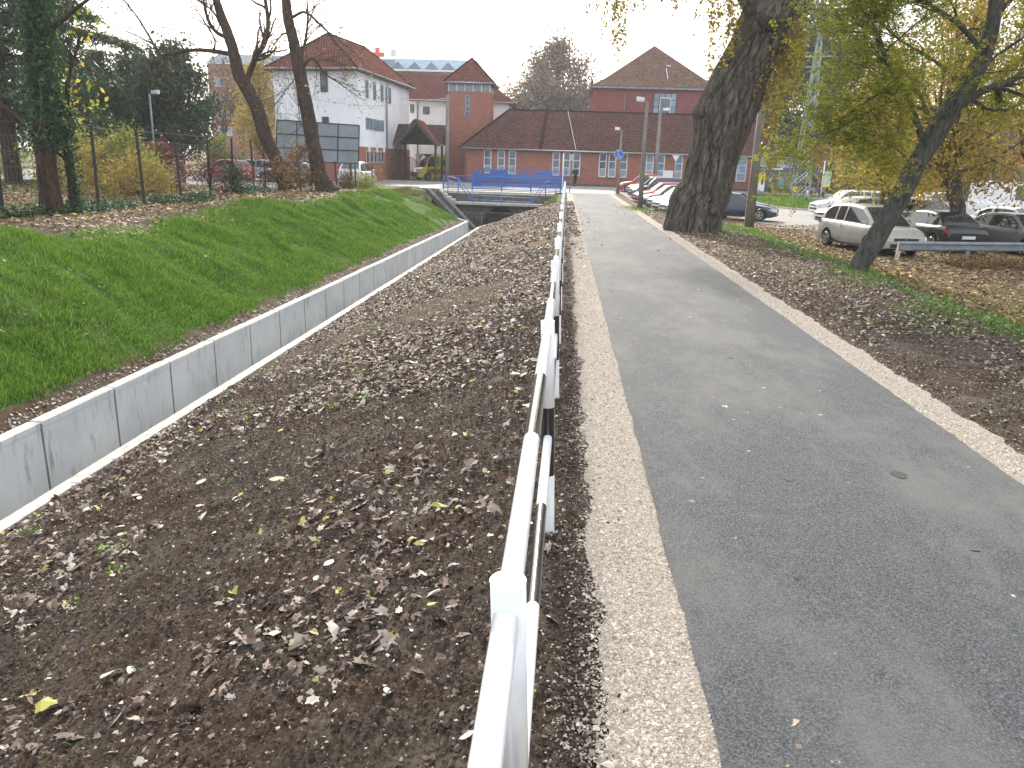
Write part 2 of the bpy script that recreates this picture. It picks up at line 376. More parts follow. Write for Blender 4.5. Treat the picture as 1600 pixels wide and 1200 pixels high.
b.tube([pc+Vector((-.05, 0, 0)), pc+Vector((.05, 0, 0))], .15, M('rusty_pipe', (.22, .07, .04), (.1, .04, .03), 9, .8), 16)
b.tube([pc+Vector((.051, 0, 0)), pc+Vector((.053, 0, 0))], .12, M('pipe_dark', (.09, .03, .02), None, 9, .9), 16); b.build('drain_outlet', wt)
# wing of the left wall, climbing the bank
b = B(); q = [gp(732, 346, -1.3), Vector((-7.4, 45.1, -.86)), Vector((-8.9, 45.15, -.33)), Vector((-10.6, 45.3, .07))]; q[0] = Vector((float(Xw(45))-.0, 45.0, -1.28))
for p, r in zip(q, q[1:]): b.prism([p+Vector((0, 0, -2.2)), r+Vector((0, 0, -2.2)), r, p], (0, .16, 0), MW)
b.build('wing_wall', wt)
kt = thing('channel_edge_wall', 'low pale concrete channel edge strip along the foot of the leafy brown bank', 'wall', (Xk(4), 4, -3))
y = 1.0; b = B()
while y < 43.4:
    y2 = min(y+2.2, 43.5); b = B(); a0, a1 = Vector((Xk(y)+.02, y+.004, -3.1)), Vector((Xk(y2)+.02, y2-.004, -3.1))
    b.prism([a0, a0+Vector((-.17, 0, 0)), a1+Vector((-.17, 0, 0)), a1], (0, 0, 1.6+random.uniform(-.004, .004)+.012), MCW); b.build('edge_block', kt, bevel=.01); y = y2
b = B(); q = [Vector((float(Xk(44))-.1, 43.5, -1.48)), Vector((-3.5, 44.6, -1.22)), Vector((-2.3, 44.95, -.9)), Vector((-1.1, 45.4, -.45)), Vector((-.5, 45.6, -.12))]
for p, r in zip(q, q[1:]): b.prism([p+Vector((0, 0, -2)), r+Vector((0, 0, -2)), r, p], (-.05, .16, 0), MCW)
b.build('wing_wall', kt)
b = B(); b.box((-5.5, 24, -2.93), (1.7, 66, .05), MCD); tag(b.build('channel_bed'), None, None, kind='structure')
# ------------------------------------------------------------------ striped pedestrian railing
WH = paint('white_gloss', (.82, .83, .84), .3); BK = paint('black_gloss', (.012, .012, .013), .18)
ry = [-1.3, 1.41, 4.13, 6.84, 9.0, 11.2, 13.9, 16.6, 19.3, 22.0, 24.7, 27.4, 30.1, 32.8, 35.5, 38.2]
def rx(y): return -.065+.0035*y if y > 4 else -.055-.01*(4-y)*.8
rt = thing('pedestrian_railing', 'long black and white banded steel pipe railing between the leafy bank and the path', 'railing', (rx(1.41), 1.41, 0))
for y in ry:
    b = B(); x = rx(y)
    for z0, z1, mm in ((-.15, .37, WH), (.37, .78, BK), (.78, 1.27, WH)): b.tube([(x+(1.27-z0)*.045, y, z0), (x+(1.27-z1)*.045, y, z1)], .0375, mm, 24, caps=(z1 > 1.2))
    b.build('post', rt)
for y0, y1 in zip(ry, ry[1:]):
    L_ = y1-y0
    for nm, z, r, st in (('top_rail', 1.195, .0275, ((0, .385, 0), (.385, .67, 1), (.67, 1, 0))), ('lower_rail', .60, .0245, ((0, .355, 0), (.355, .655, 1), (.655, 1, 0)))):
        b = B()
        for a, c, kk in st:
            ya, yb = y0+L_*a, y0+L_*c; off = .03 if nm == 'lower_rail' else 0
            b.tube([(rx(ya)+off, ya, z), (rx(yb)+off, yb, z)], r, BK if kk else WH, 16, caps=False)
        b.build(nm, rt)
# ------------------------------------------------------------------ culvert bridge
BL = paint('bright_blue_paint', (.008, .10, .40), .5)
ct = thing('culvert_bridge', 'stone culvert headwall with arched mouth and small concrete footbridge slab', 'bridge', (-4.4, 54.9, -3))
MS = brickmat('rubble_stone', (.13, .115, .1), (.2, .18, .15), (.09, .085, .075), .5, .28, .03, .9, 1)
b = B(); cx, rr, zc_, n = -4.3, 1.35, -2.35, 14
arc = [(cx+rr*math.cos(math.pi*i/n), zc_+rr*math.sin(math.pi*i/n)) for i in range(n+1)]
outer = [(-0.6, -.9), (-8.2, -.9)]
poly = [(-.6, -3.2), (-.6, -.9), (-8.2, -.9), (-8.2, -3.2), (cx-rr, -3.2)]+arc[::-1]+[(cx+rr, -3.2)]
b.prism([(x, 55.0, z) for x, z in poly], (0, .4, 0), MS); b.build('headwall', ct, uv=True)
b = B(); b.box((-4.4, 55.2, -.8), (6.6, 1.3, .16), MCW); b.build('footbridge_slab', ct, bevel=.01)
b = B(); b.box((-4.4, 55.95, -.42), (8, .2, .7), MCD); b.box((-4.4, 56.6, -.09), (9.4, 1.6, .18), MCW); b.box((-4.4, 57.4, -.2), (9.4, 2.2, .2), MCD); b.build('deck', ct)
b = B(); pL = at(686, 297, 53.8); pR = gp(756, 358, -2.7)
b.beam((-9.4, 54.6, .02), (-5.9, 51.6, -2.75), .35, .3, MCD); b.beam((-8.9, 54.8, -.3), (-5.6, 52.2, -3), .3, 1.0, MCD); b.build('stair_cheek', ct)
for sx, x0 in ((-1, -7.7), (1, -1.1)):
    b = B()
    for i in range(4): b.box((x0+sx*.28*i, 55.0, -.62+i*.17), (.3, 1.1, .17), MCW)
    b.build('steps', ct)
b = B(); GR = M('grille_steel', (.2, .21, .22), (.12, .12, .12), 6, .5, .6)
b.beam((-7.0, 54.7, -1.32), (-1.7, 54.7, -1.42), .05, .05, GR); b.beam((-7.0, 54.7, -2.7), (-1.7, 54.7, -2.7), .05, .05, GR)
for i in range(44): x = -7+i*5.3/43; b.tube([(x, 54.7, -3), (x, 54.7, -1.33-.1*i/43)], .014, GR, 5)
for x in (-5.6, -3.3): b.tube([(x, 54.66, -3.05), (x, 54.66, -1.3)], .05, GR, 8)
b.build('grille', ct)
def blue_rail(name, label, x0, x1, y, z0, z1, posts, pickets, boards=(), grp='blue railings at the bridge', y1=None):
    y1 = y if y1 is None else y1
    r = thing(name, label, 'railing', (x0, y, z0), 0, grp)
    def p(x, z): return Vector((x, y+(y1-y)*(x-x0)/(x1-x0), z))
    for i in range(posts):
        b = B(); x = x0+(x1-x0)*i/(posts-1); b.beam(p(x, z0-.1), p(x, z1), .08, .08, BL); b.build('post', r)
    for z in (z1, z0+.14): b = B(); b.beam(p(x0, z), p(x1, z), .06, .06, BL); b.build('rail', r)
    b = B()
    for i in range(pickets): x = x0+(x1-x0)*(i+.5)/pickets; b.beam(p(x, z0+.14), p(x, z1), .022, .022, BL)
    b.build('pickets', r)
    for z, h in boards: b = B(); b.beam(p(x0, z), p(x1, z), .05, h, BL, Vector((0, 1, 0))) if 0 else b.beam(p(x0, z), p(x1, z), .05, h, BL); b.build('board', r)
    return r
blue_rail('bridge_railing', 'near blue steel railing with thin pickets above the arched culvert', -8.7, -.2, 57.1, 0, 1.0, 5, 64)
blue_rail('bridge_railing', 'middle blue railing with wide solid boards on the far side of the bridge road', -6.9, -.15, 66.4, -.05, 1.05, 6, 44, ((.86, .22), (.2, .12)))
blue_rail('bridge_railing', 'far blue picket railing standing nearest the brick building windows', -7.0, .2, 69.5, .1, 1.42, 5, 60, ((.62, .16),))
for x, w_ in ((-5.7, 1.5), (-1.7, 1.4)):
    b = B(); b.box((x, 69.2, 1.18), (w_, .06, .34), BL); b.box((x-w_/2+.1, 69.25, .6), (.06, .06, 1.2), BL); b.box((x+w_/2-.1, 69.25, .6), (.06, .06, 1.2), BL)
    tag(b.build('blue_board'), 'blue slatted board on posts behind the %s end of the bridge railings' % ('left' if x < -3 else 'right'), 'board', 'blue boards behind the bridge')
b = B(); b.box((-7.3, 66.5, .55), (.7, .5, 1.2), BL); b.prism([(-7.65, 66.25, 1.15), (-6.95, 66.25, 1.15), (-6.95, 66.25, 1.4)], (0, .5, 0), BL); b.box((-7.3, 66.22, .6), (.5, .02, .8), paint('dark_blue', (.01, .08, .3)))
tag(b.build('blue_cabinet', bevel=.02), 'small blue steel cabinet with sloping lid at the left end of the far railing', 'cabinet')
r = thing('stair_railing', 'low blue pipe handrail dipping to the footbridge slab over the culvert', 'railing', (-7, 54.7, -.75), 0, 'blue railings at the bridge')
for dz in (0, -.3):
    q = [at(px, py, 54.7)+Vector((0, 0, dz)) for px, py in ((700, 276), (716, 279), (737, 305), (832, 310), (853, 283.5), (869, 284.5))]
    b = B(); b.tube(q, .03, BL, 8); b.build('rail', r)
for px, py, zb in ((700, 276, -.1), (716, 279, -.4), (738, 305, -.72), (783, 307, -.72), (830, 310, -.72), (853, 284, -.4), (869, 285, -.1)):
    p = at(px, py, 54.7); b = B(); b.tube([p, Vector((p.x, p.y, zb-.1))], .032, BL, 8); b.build('post', r)
# ------------------------------------------------------------------ buildings
BR1 = brickmat('red_brick', (.42, .155, .105), (.33, .12, .085), (.3, .2, .16), .26, .085, .008)
BR2 = brickmat('dull_red_brick', (.30, .085, .08), (.25, .07, .07), (.24, .12, .11), .28, .09, .008, stain=.5)
BR3 = brickmat('far_brick', (.33, .12, .09), (.28, .11, .08), (.3, .2, .16), .6, .2, .01)
TL1 = brickmat('brown_roof_tiles', (.19, .088, .066), (.115, .058, .046), (.02, .012, .012), .26, .34, .04, .75, 1, .5)
TL2 = brickmat('red_roof_tiles', (.23, .085, .065), (.15, .062, .052), (.045, .018, .015), .26, .34, .035, .7, 1, .35)
TL3 = brickmat('old_brown_roof_tiles', (.29, .165, .115), (.18, .105, .075), (.05, .035, .03), .22, .26, .03, .85, .6, .6)
WHT = M('white_render', (.84, .85, .86), (.72, .735, .75), .5, .9, bmp=.1, bs=30)
GUT = M('grey_gutter_metal', (.3, .32, .35), (.2, .21, .23), 3, .45, .4)
DKW = M('dark_timber', (.045, .03, .025), (.025, .018, .015), 4, .6)
WFR = M('white_window_frame', (.68, .7, .72), (.6, .62, .64), 3, .5)
GLS = glassmat('window_glass', (.035, .05, .065)); GLB = glassmat('window_glass_blue', (.10, .16, .22))
CUR = M('blind_behind_glass', (.3, .35, .4), (.22, .26, .31), 3, .35)
def V3(x, y, z): return Vector((x, y, z))
def window(parent, c, w_, h, axis, out, cols=1, rows=3, glass=None, fr=None, fw=.07, lowpane=None, sill=True):
    # axis: unit horizontal direction of the wall, out: outward normal; c = centre bottom of the opening
    glass = glass or GLS; fr = fr or WFR; ax, o = Vector(axis), Vector(out); c = Vector(c); up = V3(0, 0, 1)
    f = B()
    for i in range(cols+1): p = c+ax*(-w_/2+w_*i/cols); f.beam(p-up*0+o*.0, p+up*h, .05 if 0 < i < cols else fw, .09, fr, o.cross(up))
    for j in range(rows+1): p = c+up*(h*j/rows); f.beam(p-ax*w_/2+o*.004, p+ax*w_/2+o*.004, .09, fw, fr)
    fo = f.build('window_frame' if 0 else 'window', parent)
    g = B()
    for j in range(rows):
        z0, z1 = h*j/rows, h*(j+1)/rows; mm = lowpane if (lowpane and j == 0) else glass
        g.poly([c-ax*w_/2+up*z0+o*.02, c+ax*w_/2+up*z0+o*.02, c+ax*w_/2+up*z1+o*.02, c-ax*w_/2+up*z1+o*.02], mm)
    g.build('pane', fo)
    if sill: s_ = B(); s_.beam(c-ax*(w_/2+.06)-up*.06+o*.06, c+ax*(w_/2+.06)-up*.06+o*.06, .16, .05, MCW); s_.build('sill', fo)
    return fo
def hiproof(parent, x0, x1, y0, y1, ze, zr, mat, inset, ov=.45, name='roof', th=.12, rax='x', gut=True):
    x0 -= ov; x1 += ov; y0 -= ov; y1 += ov
    if rax == 'x': ym = (y0+y1)/2; r0, r1 = V3(x0+inset, ym, zr), V3(x1-inset, ym, zr)
    else: xm = (x0+x1)/2; r0, r1 = V3(xm, y0+inset, zr), V3(xm, y1-inset, zr)
    a, b_, c, d = V3(x0, y0, ze), V3(x1, y0, ze), V3(x1, y1, ze), V3(x0, y1, ze)
    b = B()
    if rax == 'x':
        if (r1-r0).length < .05: F = [[a, b_, r0], [b_, c, r0], [c, d, r0], [d, a, r0]]
        else: F = [[a, b_, r1, r0], [b_, c, r1], [c, d, r0, r1], [d, a, r0]]
    else: F = [[a, b_, r0], [b_, c, r1, r0], [c, d, r1], [d, a, r0, r1]]
    for f in F: b.poly(f, mat)
    b.box(((x0+x1)/2, (y0+y1)/2, ze-th/2-.002), (x1-x0-.06, y1-y0-.06, th), DKW)
    ro = b.build(name, parent, uv=True)
    rg = B()
    for p, q in ((a, r0), (b_, r0 if rax == 'y' or (r1-r0).length < .05 else r1), (r0, r1), (c, r1), (d, r1 if rax == 'y' else r0)):
        if (p-q).length > .1: rg.tube([p, q], .09, mat, 6)
    rg.build('ridge_tiles', ro)
    if gut:
        g = B()
        for p, q in ((a, b_), (b_, c), (c, d), (d, a)): g.tube([p+V3(0, 0, -.05), q+V3(0, 0, -.05)], .07, GUT, 6)
        g.build('gutter', ro)
    return ro
def walls(parent, x0, x1, y0, y1, z0, z1, mat, name='wall'):
    b = B(); b.box(((x0+x1)/2, (y0+y1)/2, (z0+z1)/2), (x1-x0, y1-y0, z1-z0), mat); return b.build(name, parent, uv=True)
def pipe(parent, pts, r=.06): b = B(); b.tube(pts, r, GUT, 6); return b.build('downpipe', parent)
# long single-storey brick building
lb = thing('brick_building', 'long low red brick building with a brown tiled roof and groups of narrow white windows', 'building', (6, 80, 0))
x0, x1, y0, y1 = -9.45, 21.3, 75.0, 85.0
walls(lb, x0, x1, y0, y1, -.2, 3.2, BR1)
walls(lb, x0-.02, x1+.02, y0-.03, y1+.03, -.25, .28, MCD, 'plinth')
rf = hiproof(lb, x0, x1, y0, y1, 3.22, 7.0, TL1, 4.2, .45)
fl = B(); p = at(853, 172.5, 75.2); fl.beam(V3(-2.3, 74.5, 3.3), V3(-1.95, 80, 7.02), .28, .12, TL2); fl.build('fire_wall_ridge', rf)
fl = B(); fl.beam(V3(1.0, 74.5, 3.3), V3(.1, 79.9, 7.0), .05, .08, MCW); fl.build('lightning_conductor', rf)
for i, px in enumerate((762, 783, 800.5, 869, 885, 901, 942, 957, 974.5, 1015.5, 1033, 1061, 1160, 1190, 1232)):
    c = at(px, 250, 75).x
    window(lb, (c, 74.97, 1.02), .62 if px < 1100 else .8, 2.03, (1, 0, 0), (0, -1, 0), 1, 3, GLS if i < 9 else GLB, lowpane=CUR)
for x in (-9.3, 12.9): pipe(lb, [(x, 74.55, 3.2), (x, 74.9, 2.85), (x, 74.9, 0)])
b = B(); p = gp(889, 290, 0); b.box((at(897, 250, 75).x+1.0, 74.96, 1.2), (.0001+.9, .03, 2.3), DKW) if 0 else None
# brick tower
tw = thing('brick_tower', 'square red brick stair tower with a pointed tiled roof and louvre band', 'tower', (-9.6, 81, 0))
tx0, tx1, ty0, ty1 = -11.62, -7.5, 79.0, 83.1
walls(tw, tx0, tx1, ty0, ty1, -.2, 8.5, BR1); walls(tw, tx0+.05, tx1-.05, ty0+.05, ty1-.05, 8.5, 9.3, GUT, 'louvre_band')
for i in range(6):
    b = B(); x = tx0+.05+(tx1-tx0-.1)*i/5; b.box((x, ty0+.02, 8.9), (.09, .1, .8), WFR); b.build('louvre_post', tw)
hiproof(tw, tx0, tx1, ty0, ty1, 9.3, 11.75, TL2, (4.12+.9)/2, .45)
window(tw, (-9.7, 78.97, 6.2), .42, 1.95, (1, 0, 0), (0, -1, 0), 1, 4, GLS, GUT, sill=False)
# white building, front block
WB = 'white rendered buildings with red tiled roofs'
wa = thing('white_building', 'large white rendered building with steep red hipped roof behind the grey billboard', 'building', (-20, 74, 0), 0, WB)
ax0, ax1, ay0, ay1 = -24.6, -17.1, 66, 82
def quadwall(parent, pts, z0, z1, mat, name='wall'):   # closed footprint polygon
    b = B(); b.prism([V3(x, y, z0) for x, y in pts], (0, 0, z1-z0), mat); return b.build(name, parent, uv=True, recalc=True)
foot = [(-24.7, 67.5), (-17.15, 66), (-16.04, 82), (-24.4, 83.5)]
quadwall(wa, foot, 2.9, 8.9, WHT); quadwall(wa, [(x+(.04 if x > -20 else -.04), y-(.04 if y < 70 else 0)) for x, y in foot], -.2, 2.93, BR1, 'brick_base')
E0, E1, E2, E3 = V3(-25.3, 67.0, 8.92), V3(-16.9, 65.3, 8.92), V3(-15.5, 82.4, 8.92), V3(-25.0, 84.0, 8.92); A1, A2 = at(512, 55, 72), V3(-20.0, 80, 12.4)
A1.z = 12.4; b = B()
for f in ([E0, E1, A1], [E1, E2, A2, A1], [E2, E3, A2], [E3, E0, A1, A2]): b.poly(f, TL2)
b.prism([E0-V3(0, 0, .16), E1-V3(0, 0, .16), E2-V3(0, 0, .16), E3-V3(0, 0, .16)], (0, 0, .15), DKW)
rf = b.build('roof', wa, uv=True)
b = B()
for p, q in ((E0, A1), (E1, A1), (A1, A2), (E2, A2)): b.tube([p, q], .1, TL2, 6)
b.build('ridge_tiles', rf)
b = B(); b.tube([E0, E1, E2], .08, GUT, 6); b.build('gutter', rf)
b = B(); b.tube([at(570, 80, 78), at(570, 48, 78)], .03, GUT, 5); b.build('antenna', rf)
dv = Vector((1.11, 16, 0)).normalized(); nv = V3(dv.y, -dv.x, 0); fv = Vector((7.55, -1.5, 0)).normalized(); fn = V3(fv.y, -fv.x, 0)
def rpt(px, py):        # point on the receding side wall
    d = ray(px, py); o = V3(0, 0, H); q = V3(-17.15, 66, 0); t = (q-o).dot(nv)/d.dot(nv); return o+d*t+nv*.03
for px, py0, py1 in ((573, 152, 126), (585, 155, 129), (596.5, 158, 133), (608.5, 161, 138)):
    a, c = rpt(px, py0), rpt(px, py1); window(wa, a, .65, c.z-a.z, dv, nv, 1, 2, GLB, GUT, sill=False)
for px, py in ((574, 201), (580, 202), (586, 203), (591.5, 204), (597, 204)):
    a = rpt(px, py); window(wa, a, .75, .85, dv, nv, 1, 1, GLB, GUT, sill=False)
for px in (574, 580, 586, 592, 597): a = rpt(px, 253.5); window(wa, a, .72, .95, dv, nv, 1, 1, GLS, MCW, sill=False)
for px in (575, 587, 598): a, c = rpt(px, 238), rpt(px, 223); b = B(); b.beam(a+nv*.05, V3(a.x, a.y, c.z)+nv*.05, .3, .05, WHT); b.build('white_strip', wa)
for (px, py, w_, h) in ((507, 143, .55, 1.6), (509, 193, .5, .5)):
    d = ray(px, py); q = V3(-17.15, 66, 0); t = (q-V3(0, 0, H)).dot(fn)/d.dot(fn); a = V3(0, 0, H)+d*t+fn*.03
    window(wa, a, w_, h, fv, fn, 1, 1, GLS, DKW, sill=False)
a = rpt(602, 132); pipe(wa, [a+nv*.3+V3(0, 0, .1), a+nv*.08+V3(0, 0, -.4), V3(a.x, a.y, .2)+nv*.08], .09)
# white rear wing
wb = thing('white_building', 'white rear wing with a red roof, partly hidden behind the brick tower', 'building', (-12, 90, 0), 0, WB)
walls(wb, -17.4, -6.3, 86.6, 95, -.2, 8.2, WHT); 
b = B(); e0, e1, r0, r1 = at(632, 148, 86.0), V3(-5.6, 86.2, 8.1), at(613, 113, 90.5), at(769, 130, 90.5)
e0.z = 8.25; r0.z = 11.3; r1.z = 10.9; r1.x = -9.2
b.poly([V3(-20, 86.0, 8.2), e1, r1, r0], TL2); b.poly([e1, V3(-5.6, 96, 8.1), r1], TL2); b.poly([V3(-5.6, 96, 8.1), V3(-20, 96, 8.1), r0, r1], TL2)
b.box((-12.4, 91, 8.05), (13.4, 9.8, .1), DKW); rf = b.build('roof', wb, uv=True)
b = B(); b.tube([V3(-18, 85.95, 8.1), e1+V3(0, -.05, -.05)], .08, GUT, 6); b.build('gutter', rf)
window(wb, (at(666, 178, 86.6).x, 86.57, at(666, 178, 86.6).z), .62, .7, (1, 0, 0), (0, -1, 0), 1, 1, GLS, DKW, sill=False)
window(wb, (at(644, 176, 86.6).x, 86.57, at(644, 176, 86.6).z), .3, .8, (1, 0, 0), (0, -1, 0), 1, 1, GLS, DKW, sill=False)
pipe(wb, [(at(652, 150, 86.5).x, 86.3, 8.1), (at(652, 150, 86.5).x, 86.5, 7.6), (at(652, 150, 86.5).x, 86.5, 0)], .08)
b = B(); b.box((-13.6, 86.5, 1.3), (5.2, .1, 2.6), GUT)
for i in range(9): b.box((-16.0+i*.6, 86.43, 1.3), (.04, .05, 2.5), WFR)
b.build('garage_door', wb)
# entrance porch with gable
pg = thing('entrance_porch', 'open gate porch with dark tiled roof and a pointed front gable on posts', 'porch', (-14, 77, 0))
b = B()
for s0, s1 in (((-17.9, 76.0, 3.45), (-11.6, 76.0, 3.45)),):
    b.poly([V3(-17.9, 75.9, 3.45), V3(-11.65, 75.9, 3.45), V3(-11.65, 78, 5.3), V3(-17.9, 78, 5.3)], TL1); b.poly([V3(-11.65, 80.1, 3.45), V3(-17.9, 80.1, 3.45), V3(-17.9, 78, 5.3), V3(-11.65, 78, 5.3)], TL1)
pe, pa, pr_ = V3(-15.75, 73.7, 3.5), V3(-13.85, 73.7, 5.62), V3(-11.85, 73.7, 3.4)
bk = V3(0, 4.4, 0); b.poly([pe, pa, pa+bk, pe+bk][::-1], TL2); b.poly([pa, pr_, pr_+bk, pa+bk][::-1], TL2); b.build('roof', pg, uv=True)
b = B()
for p, q in ((pe, pa), (pa, pr_)): b.beam(p-V3(0, .02, .14), q-V3(0, .02, .14), .08, .3, DKW); b.beam(p-V3(0, -.4, .3), q-V3(0, -.4, .3), .1, .16, GUT)
b.prism([pe-V3(0, 0, .12), pa-V3(0, 0, .12), pa-V3(0, 0, .05), pe-V3(0, 0, .05)], bk, DKW); b.prism([pr_-V3(0, 0, .12), pa-V3(0, 0, .12), pa-V3(0, 0, .05), pr_-V3(0, 0, .05)], bk, DKW)
b.build('gable_beams', pg)
for x, y in ((-15.6, 73.9), (-15.55, 77.5), (-12.0, 73.9), (-11.95, 77.5), (-17.6, 76.2), (-17.0, 76.2)):
    b = B(); b.box((x, y, 1.7), (.2, .2, 3.5), DKW); b.build('post', pg)
b = B(); b.beam((-17.9, 75.95, 3.4), (-15.7, 75.95, 3.4), .12, .14, GUT); b.beam((-12, 75.95, 3.4), (-11.6, 75.95, 3.4), .12, .14, GUT); b.build('gutter', pg)
b = B(); b.box((-18.1, 78.6, 1.6), (1.6, 4.5, 3.4), BR1); b.build('side_wall', pg, uv=True)
ig = thing('iron_gate', 'open black wrought iron gate with curved top beside the porch', 'gate', (-17, 75.2, 0))
for i, (xa, xb) in enumerate(((-18.6, -16.0), (-15.4, -13.9))):
    b = B(); n = 12
    for j in range(n+1): x = xa+(xb-xa)*j/n; b.tube([(x, 75.2, .1), (x, 75.2, 1.7+.5*math.sin(math.pi*j/n))], .022, DKW, 5)
    b.tube([(xa+(xb-xa)*j/n, 75.2, 1.7+.5*math.sin(math.pi*j/n)) for j in range(n+1)], .03, DKW, 5); b.beam((xa, 75.2, .3), (xb, 75.2, .3), .04, .05, DKW); b.build('gate_leaf', ig)
# pink building behind
pk = thing('dull_red_building', 'tall plain dull red building with a steep brown pyramid roof behind the long brick building', 'building', (9, 98, 0))
walls(pk, 2.95, 16.6, 92, 104, -.2, 10.4, BR2)
b = B(); p = [V3(2.5, 91.4, 10.5), V3(17.0, 91.4, 10.5), V3(17.0, 104.6, 10.5), V3(2.5, 104.6, 10.5)]; ap = V3(9.85, 98, 15.6)
q = [c.lerp(V3(ap.x, ap.y, 10.5), .22)+V3(0, 0, .9) for c in p]
for i in range(4): j = (i+1) % 4; b.poly([p[i], p[j], q[j], q[i]], TL3); b.poly([q[i], q[j], ap], TL3)
b.box((9.75, 98, 10.38), (14.3, 13, .2), GUT); rf = b.build('roof', pk, uv=True)
b = B(); b.box((11.3, 95.1, 12.9), (.5, .5, .5), WFR); b.beam((11.0, 92.2, 11.4), (11.0, 94.6, 12.8), .06, .06, WFR); b.build('roof_hatch', rf)
window(pk, (10.85, 91.97, 7.75), 2.5, 2.15, (1, 0, 0), (0, -1, 0), 4, 3, GLB, DKW); window(pk, (10.9, 91.9, 7.75), 1.15, 1.65, (1, 0, 0), (0, -1, 0), 1, 1, GLS, WFR, .1, sill=False)
pipe(pk, [(6.4, 91.95, 10.3), (6.4, 91.95, 6.5)], .05)
b = B(); b.box((20.6, 96, 4.2), (3.5, 6, 8.4), BR2); b.build('side_annex', pk, uv=True)
# hospital far behind
hs = thing('hospital_building', 'distant wide building with pale glass sawtooth roof and big red cross sign on top', 'building', (-26, 155, 0))
PGL = M('pale_roof_metal', (.29, .37, .44), (.24, .31, .38), .4, 1, spec=0); PBL = M('blue_grey_skylight', (.16, .24, .31), (.12, .18, .25), .5, .6)
walls(hs, -40, -15.6, 150, 165, 0, 17.6, BR3)
b = B(); b.poly([V3(-40, 149.5, 17.7), V3(-15.4, 149.5, 17.7), V3(-17.5, 156, 20.3), V3(-40, 156, 20.3)], PGL); b.poly([V3(-15.4, 149.5, 17.7), V3(-15.4, 166, 17.7), V3(-17.5, 156, 20.3)], PGL); b.beam((-40, 149.4, 17.6), (-15.3, 149.4, 17.6), .3, .35, WFR)
hr = b.build('roof', hs)
for i in range(7):
    b = B(); x = -37.5+i*3.1; b.poly([V3(x-1.3, 149.6, 17.9), V3(x+1.3, 149.6, 17.9), V3(x, 149.6, 19.1)], PBL); b.poly([V3(x+1.3, 149.6, 17.9), V3(x, 153, 19.1), V3(x, 149.6, 19.1)], PGL); b.poly([V3(x, 153, 19.1), V3(x-1.3, 149.6, 17.9), V3(x, 149.6, 19.1)], PGL); b.build('skylight', hr)
RED = paint('sign_red', (.75, .02, .03))
b = B(); p = at(590, 88, 148); b.box((p.x, 148, p.z), (.85, .3, 2.9), RED); b.box((p.x, 148.002, p.z+.3), (2.6, .296, .8), RED); b.build('red_cross', hr)
b = B(); b.box((p.x+2.9, 148, p.z+.6), (.9, .5, 1.2), WFR); b.box((p.x+.6, 149.5, p.z-.9), (4.4, .3, 1.0), PGL); b.build('sign_backing', hr)
lb2 = thing('apartment_block', 'distant tall brick block with white windows seen through the left bare trees', 'building', (-62, 152, 0))
walls(lb2, -68.2, -49, 152, 170, 0, 18.2, BR3); b = B(); b.prism([V3(-68.5, 151.5, 18.2), V3(-48.6, 151.5, 18.2), V3(-49.5, 156, 20.3), V3(-67.6, 156, 20.3)], (0, .2, 0), PGL); b.build('roof', lb2)
for i in range(4):
    for j in range(4): window(lb2, (-65.6+4.6*i, 151.95, 14.2-2.95*j), 2.7, 1.45, (1, 0, 0), (0, -1, 0), 3, 1, GLB, WFR, .12, sill=False)
# brick house on the right behind the cars
rh = thing('brick_house', 'brown brick building behind the right car park, mostly hidden by golden trees', 'building', (46, 93, 0))
walls(rh, 27, 70, 90, 102, -1, 5.5, BR1); hiproof(rh, 27, 70, 90, 102, 5.5, 9.5, TL1, 5)
for i in range(12): window(rh, (29.4+3.4*i, 89.97, 1.6), 1.6, 1.6, (1, 0, 0), (0, -1, 0), 2, 1, GLS, WFR)
# grey billboard seen from behind
bb = thing('billboard', 'large grey metal billboard back made of four by three framed sheets', 'billboard', (-15.6, 50, 0))
SHM = M('galvanised_sheet', (.33, .38, .42), (.25, .29, .33), .8, .6, .3); c00, c10, c11, c01 = at(432, 252, 50), at(560, 255.5, 49), at(561.5, 196, 49), at(432.5, 187, 50)
def bil(u, v): return c00.lerp(c10, u).lerp(c01.lerp(c11, u), v)
for i in range(4):
    for j in range(3):
        b = B(); q = [bil((i+.02)/4, (j+.02)/3), bil((i+.98)/4, (j+.02)/3), bil((i+.98)/4, (j+.98)/3), bil((i+.02)/4, (j+.98)/3)]; b.prism(q, (0, .03, 0), SHM); b.build('sheet_panel', bb)
b = B()
for i in range(5): b.beam(bil(i/4, 0), bil(i/4, 1), .06, .06, DKW)
for j in range(4): b.beam(bil(0, j/3)-V3(0, .004, 0), bil(1, j/3)-V3(0, .004, 0), .06, .06, DKW)
b.build('frame', bb)
for u in (.12, .5, .9): b = B(); p = bil(u, .0); b.beam(p+V3(0, .1, 1.5), V3(p.x, p.y+.1, 0), .12, .12, DKW); b.build('post', bb)
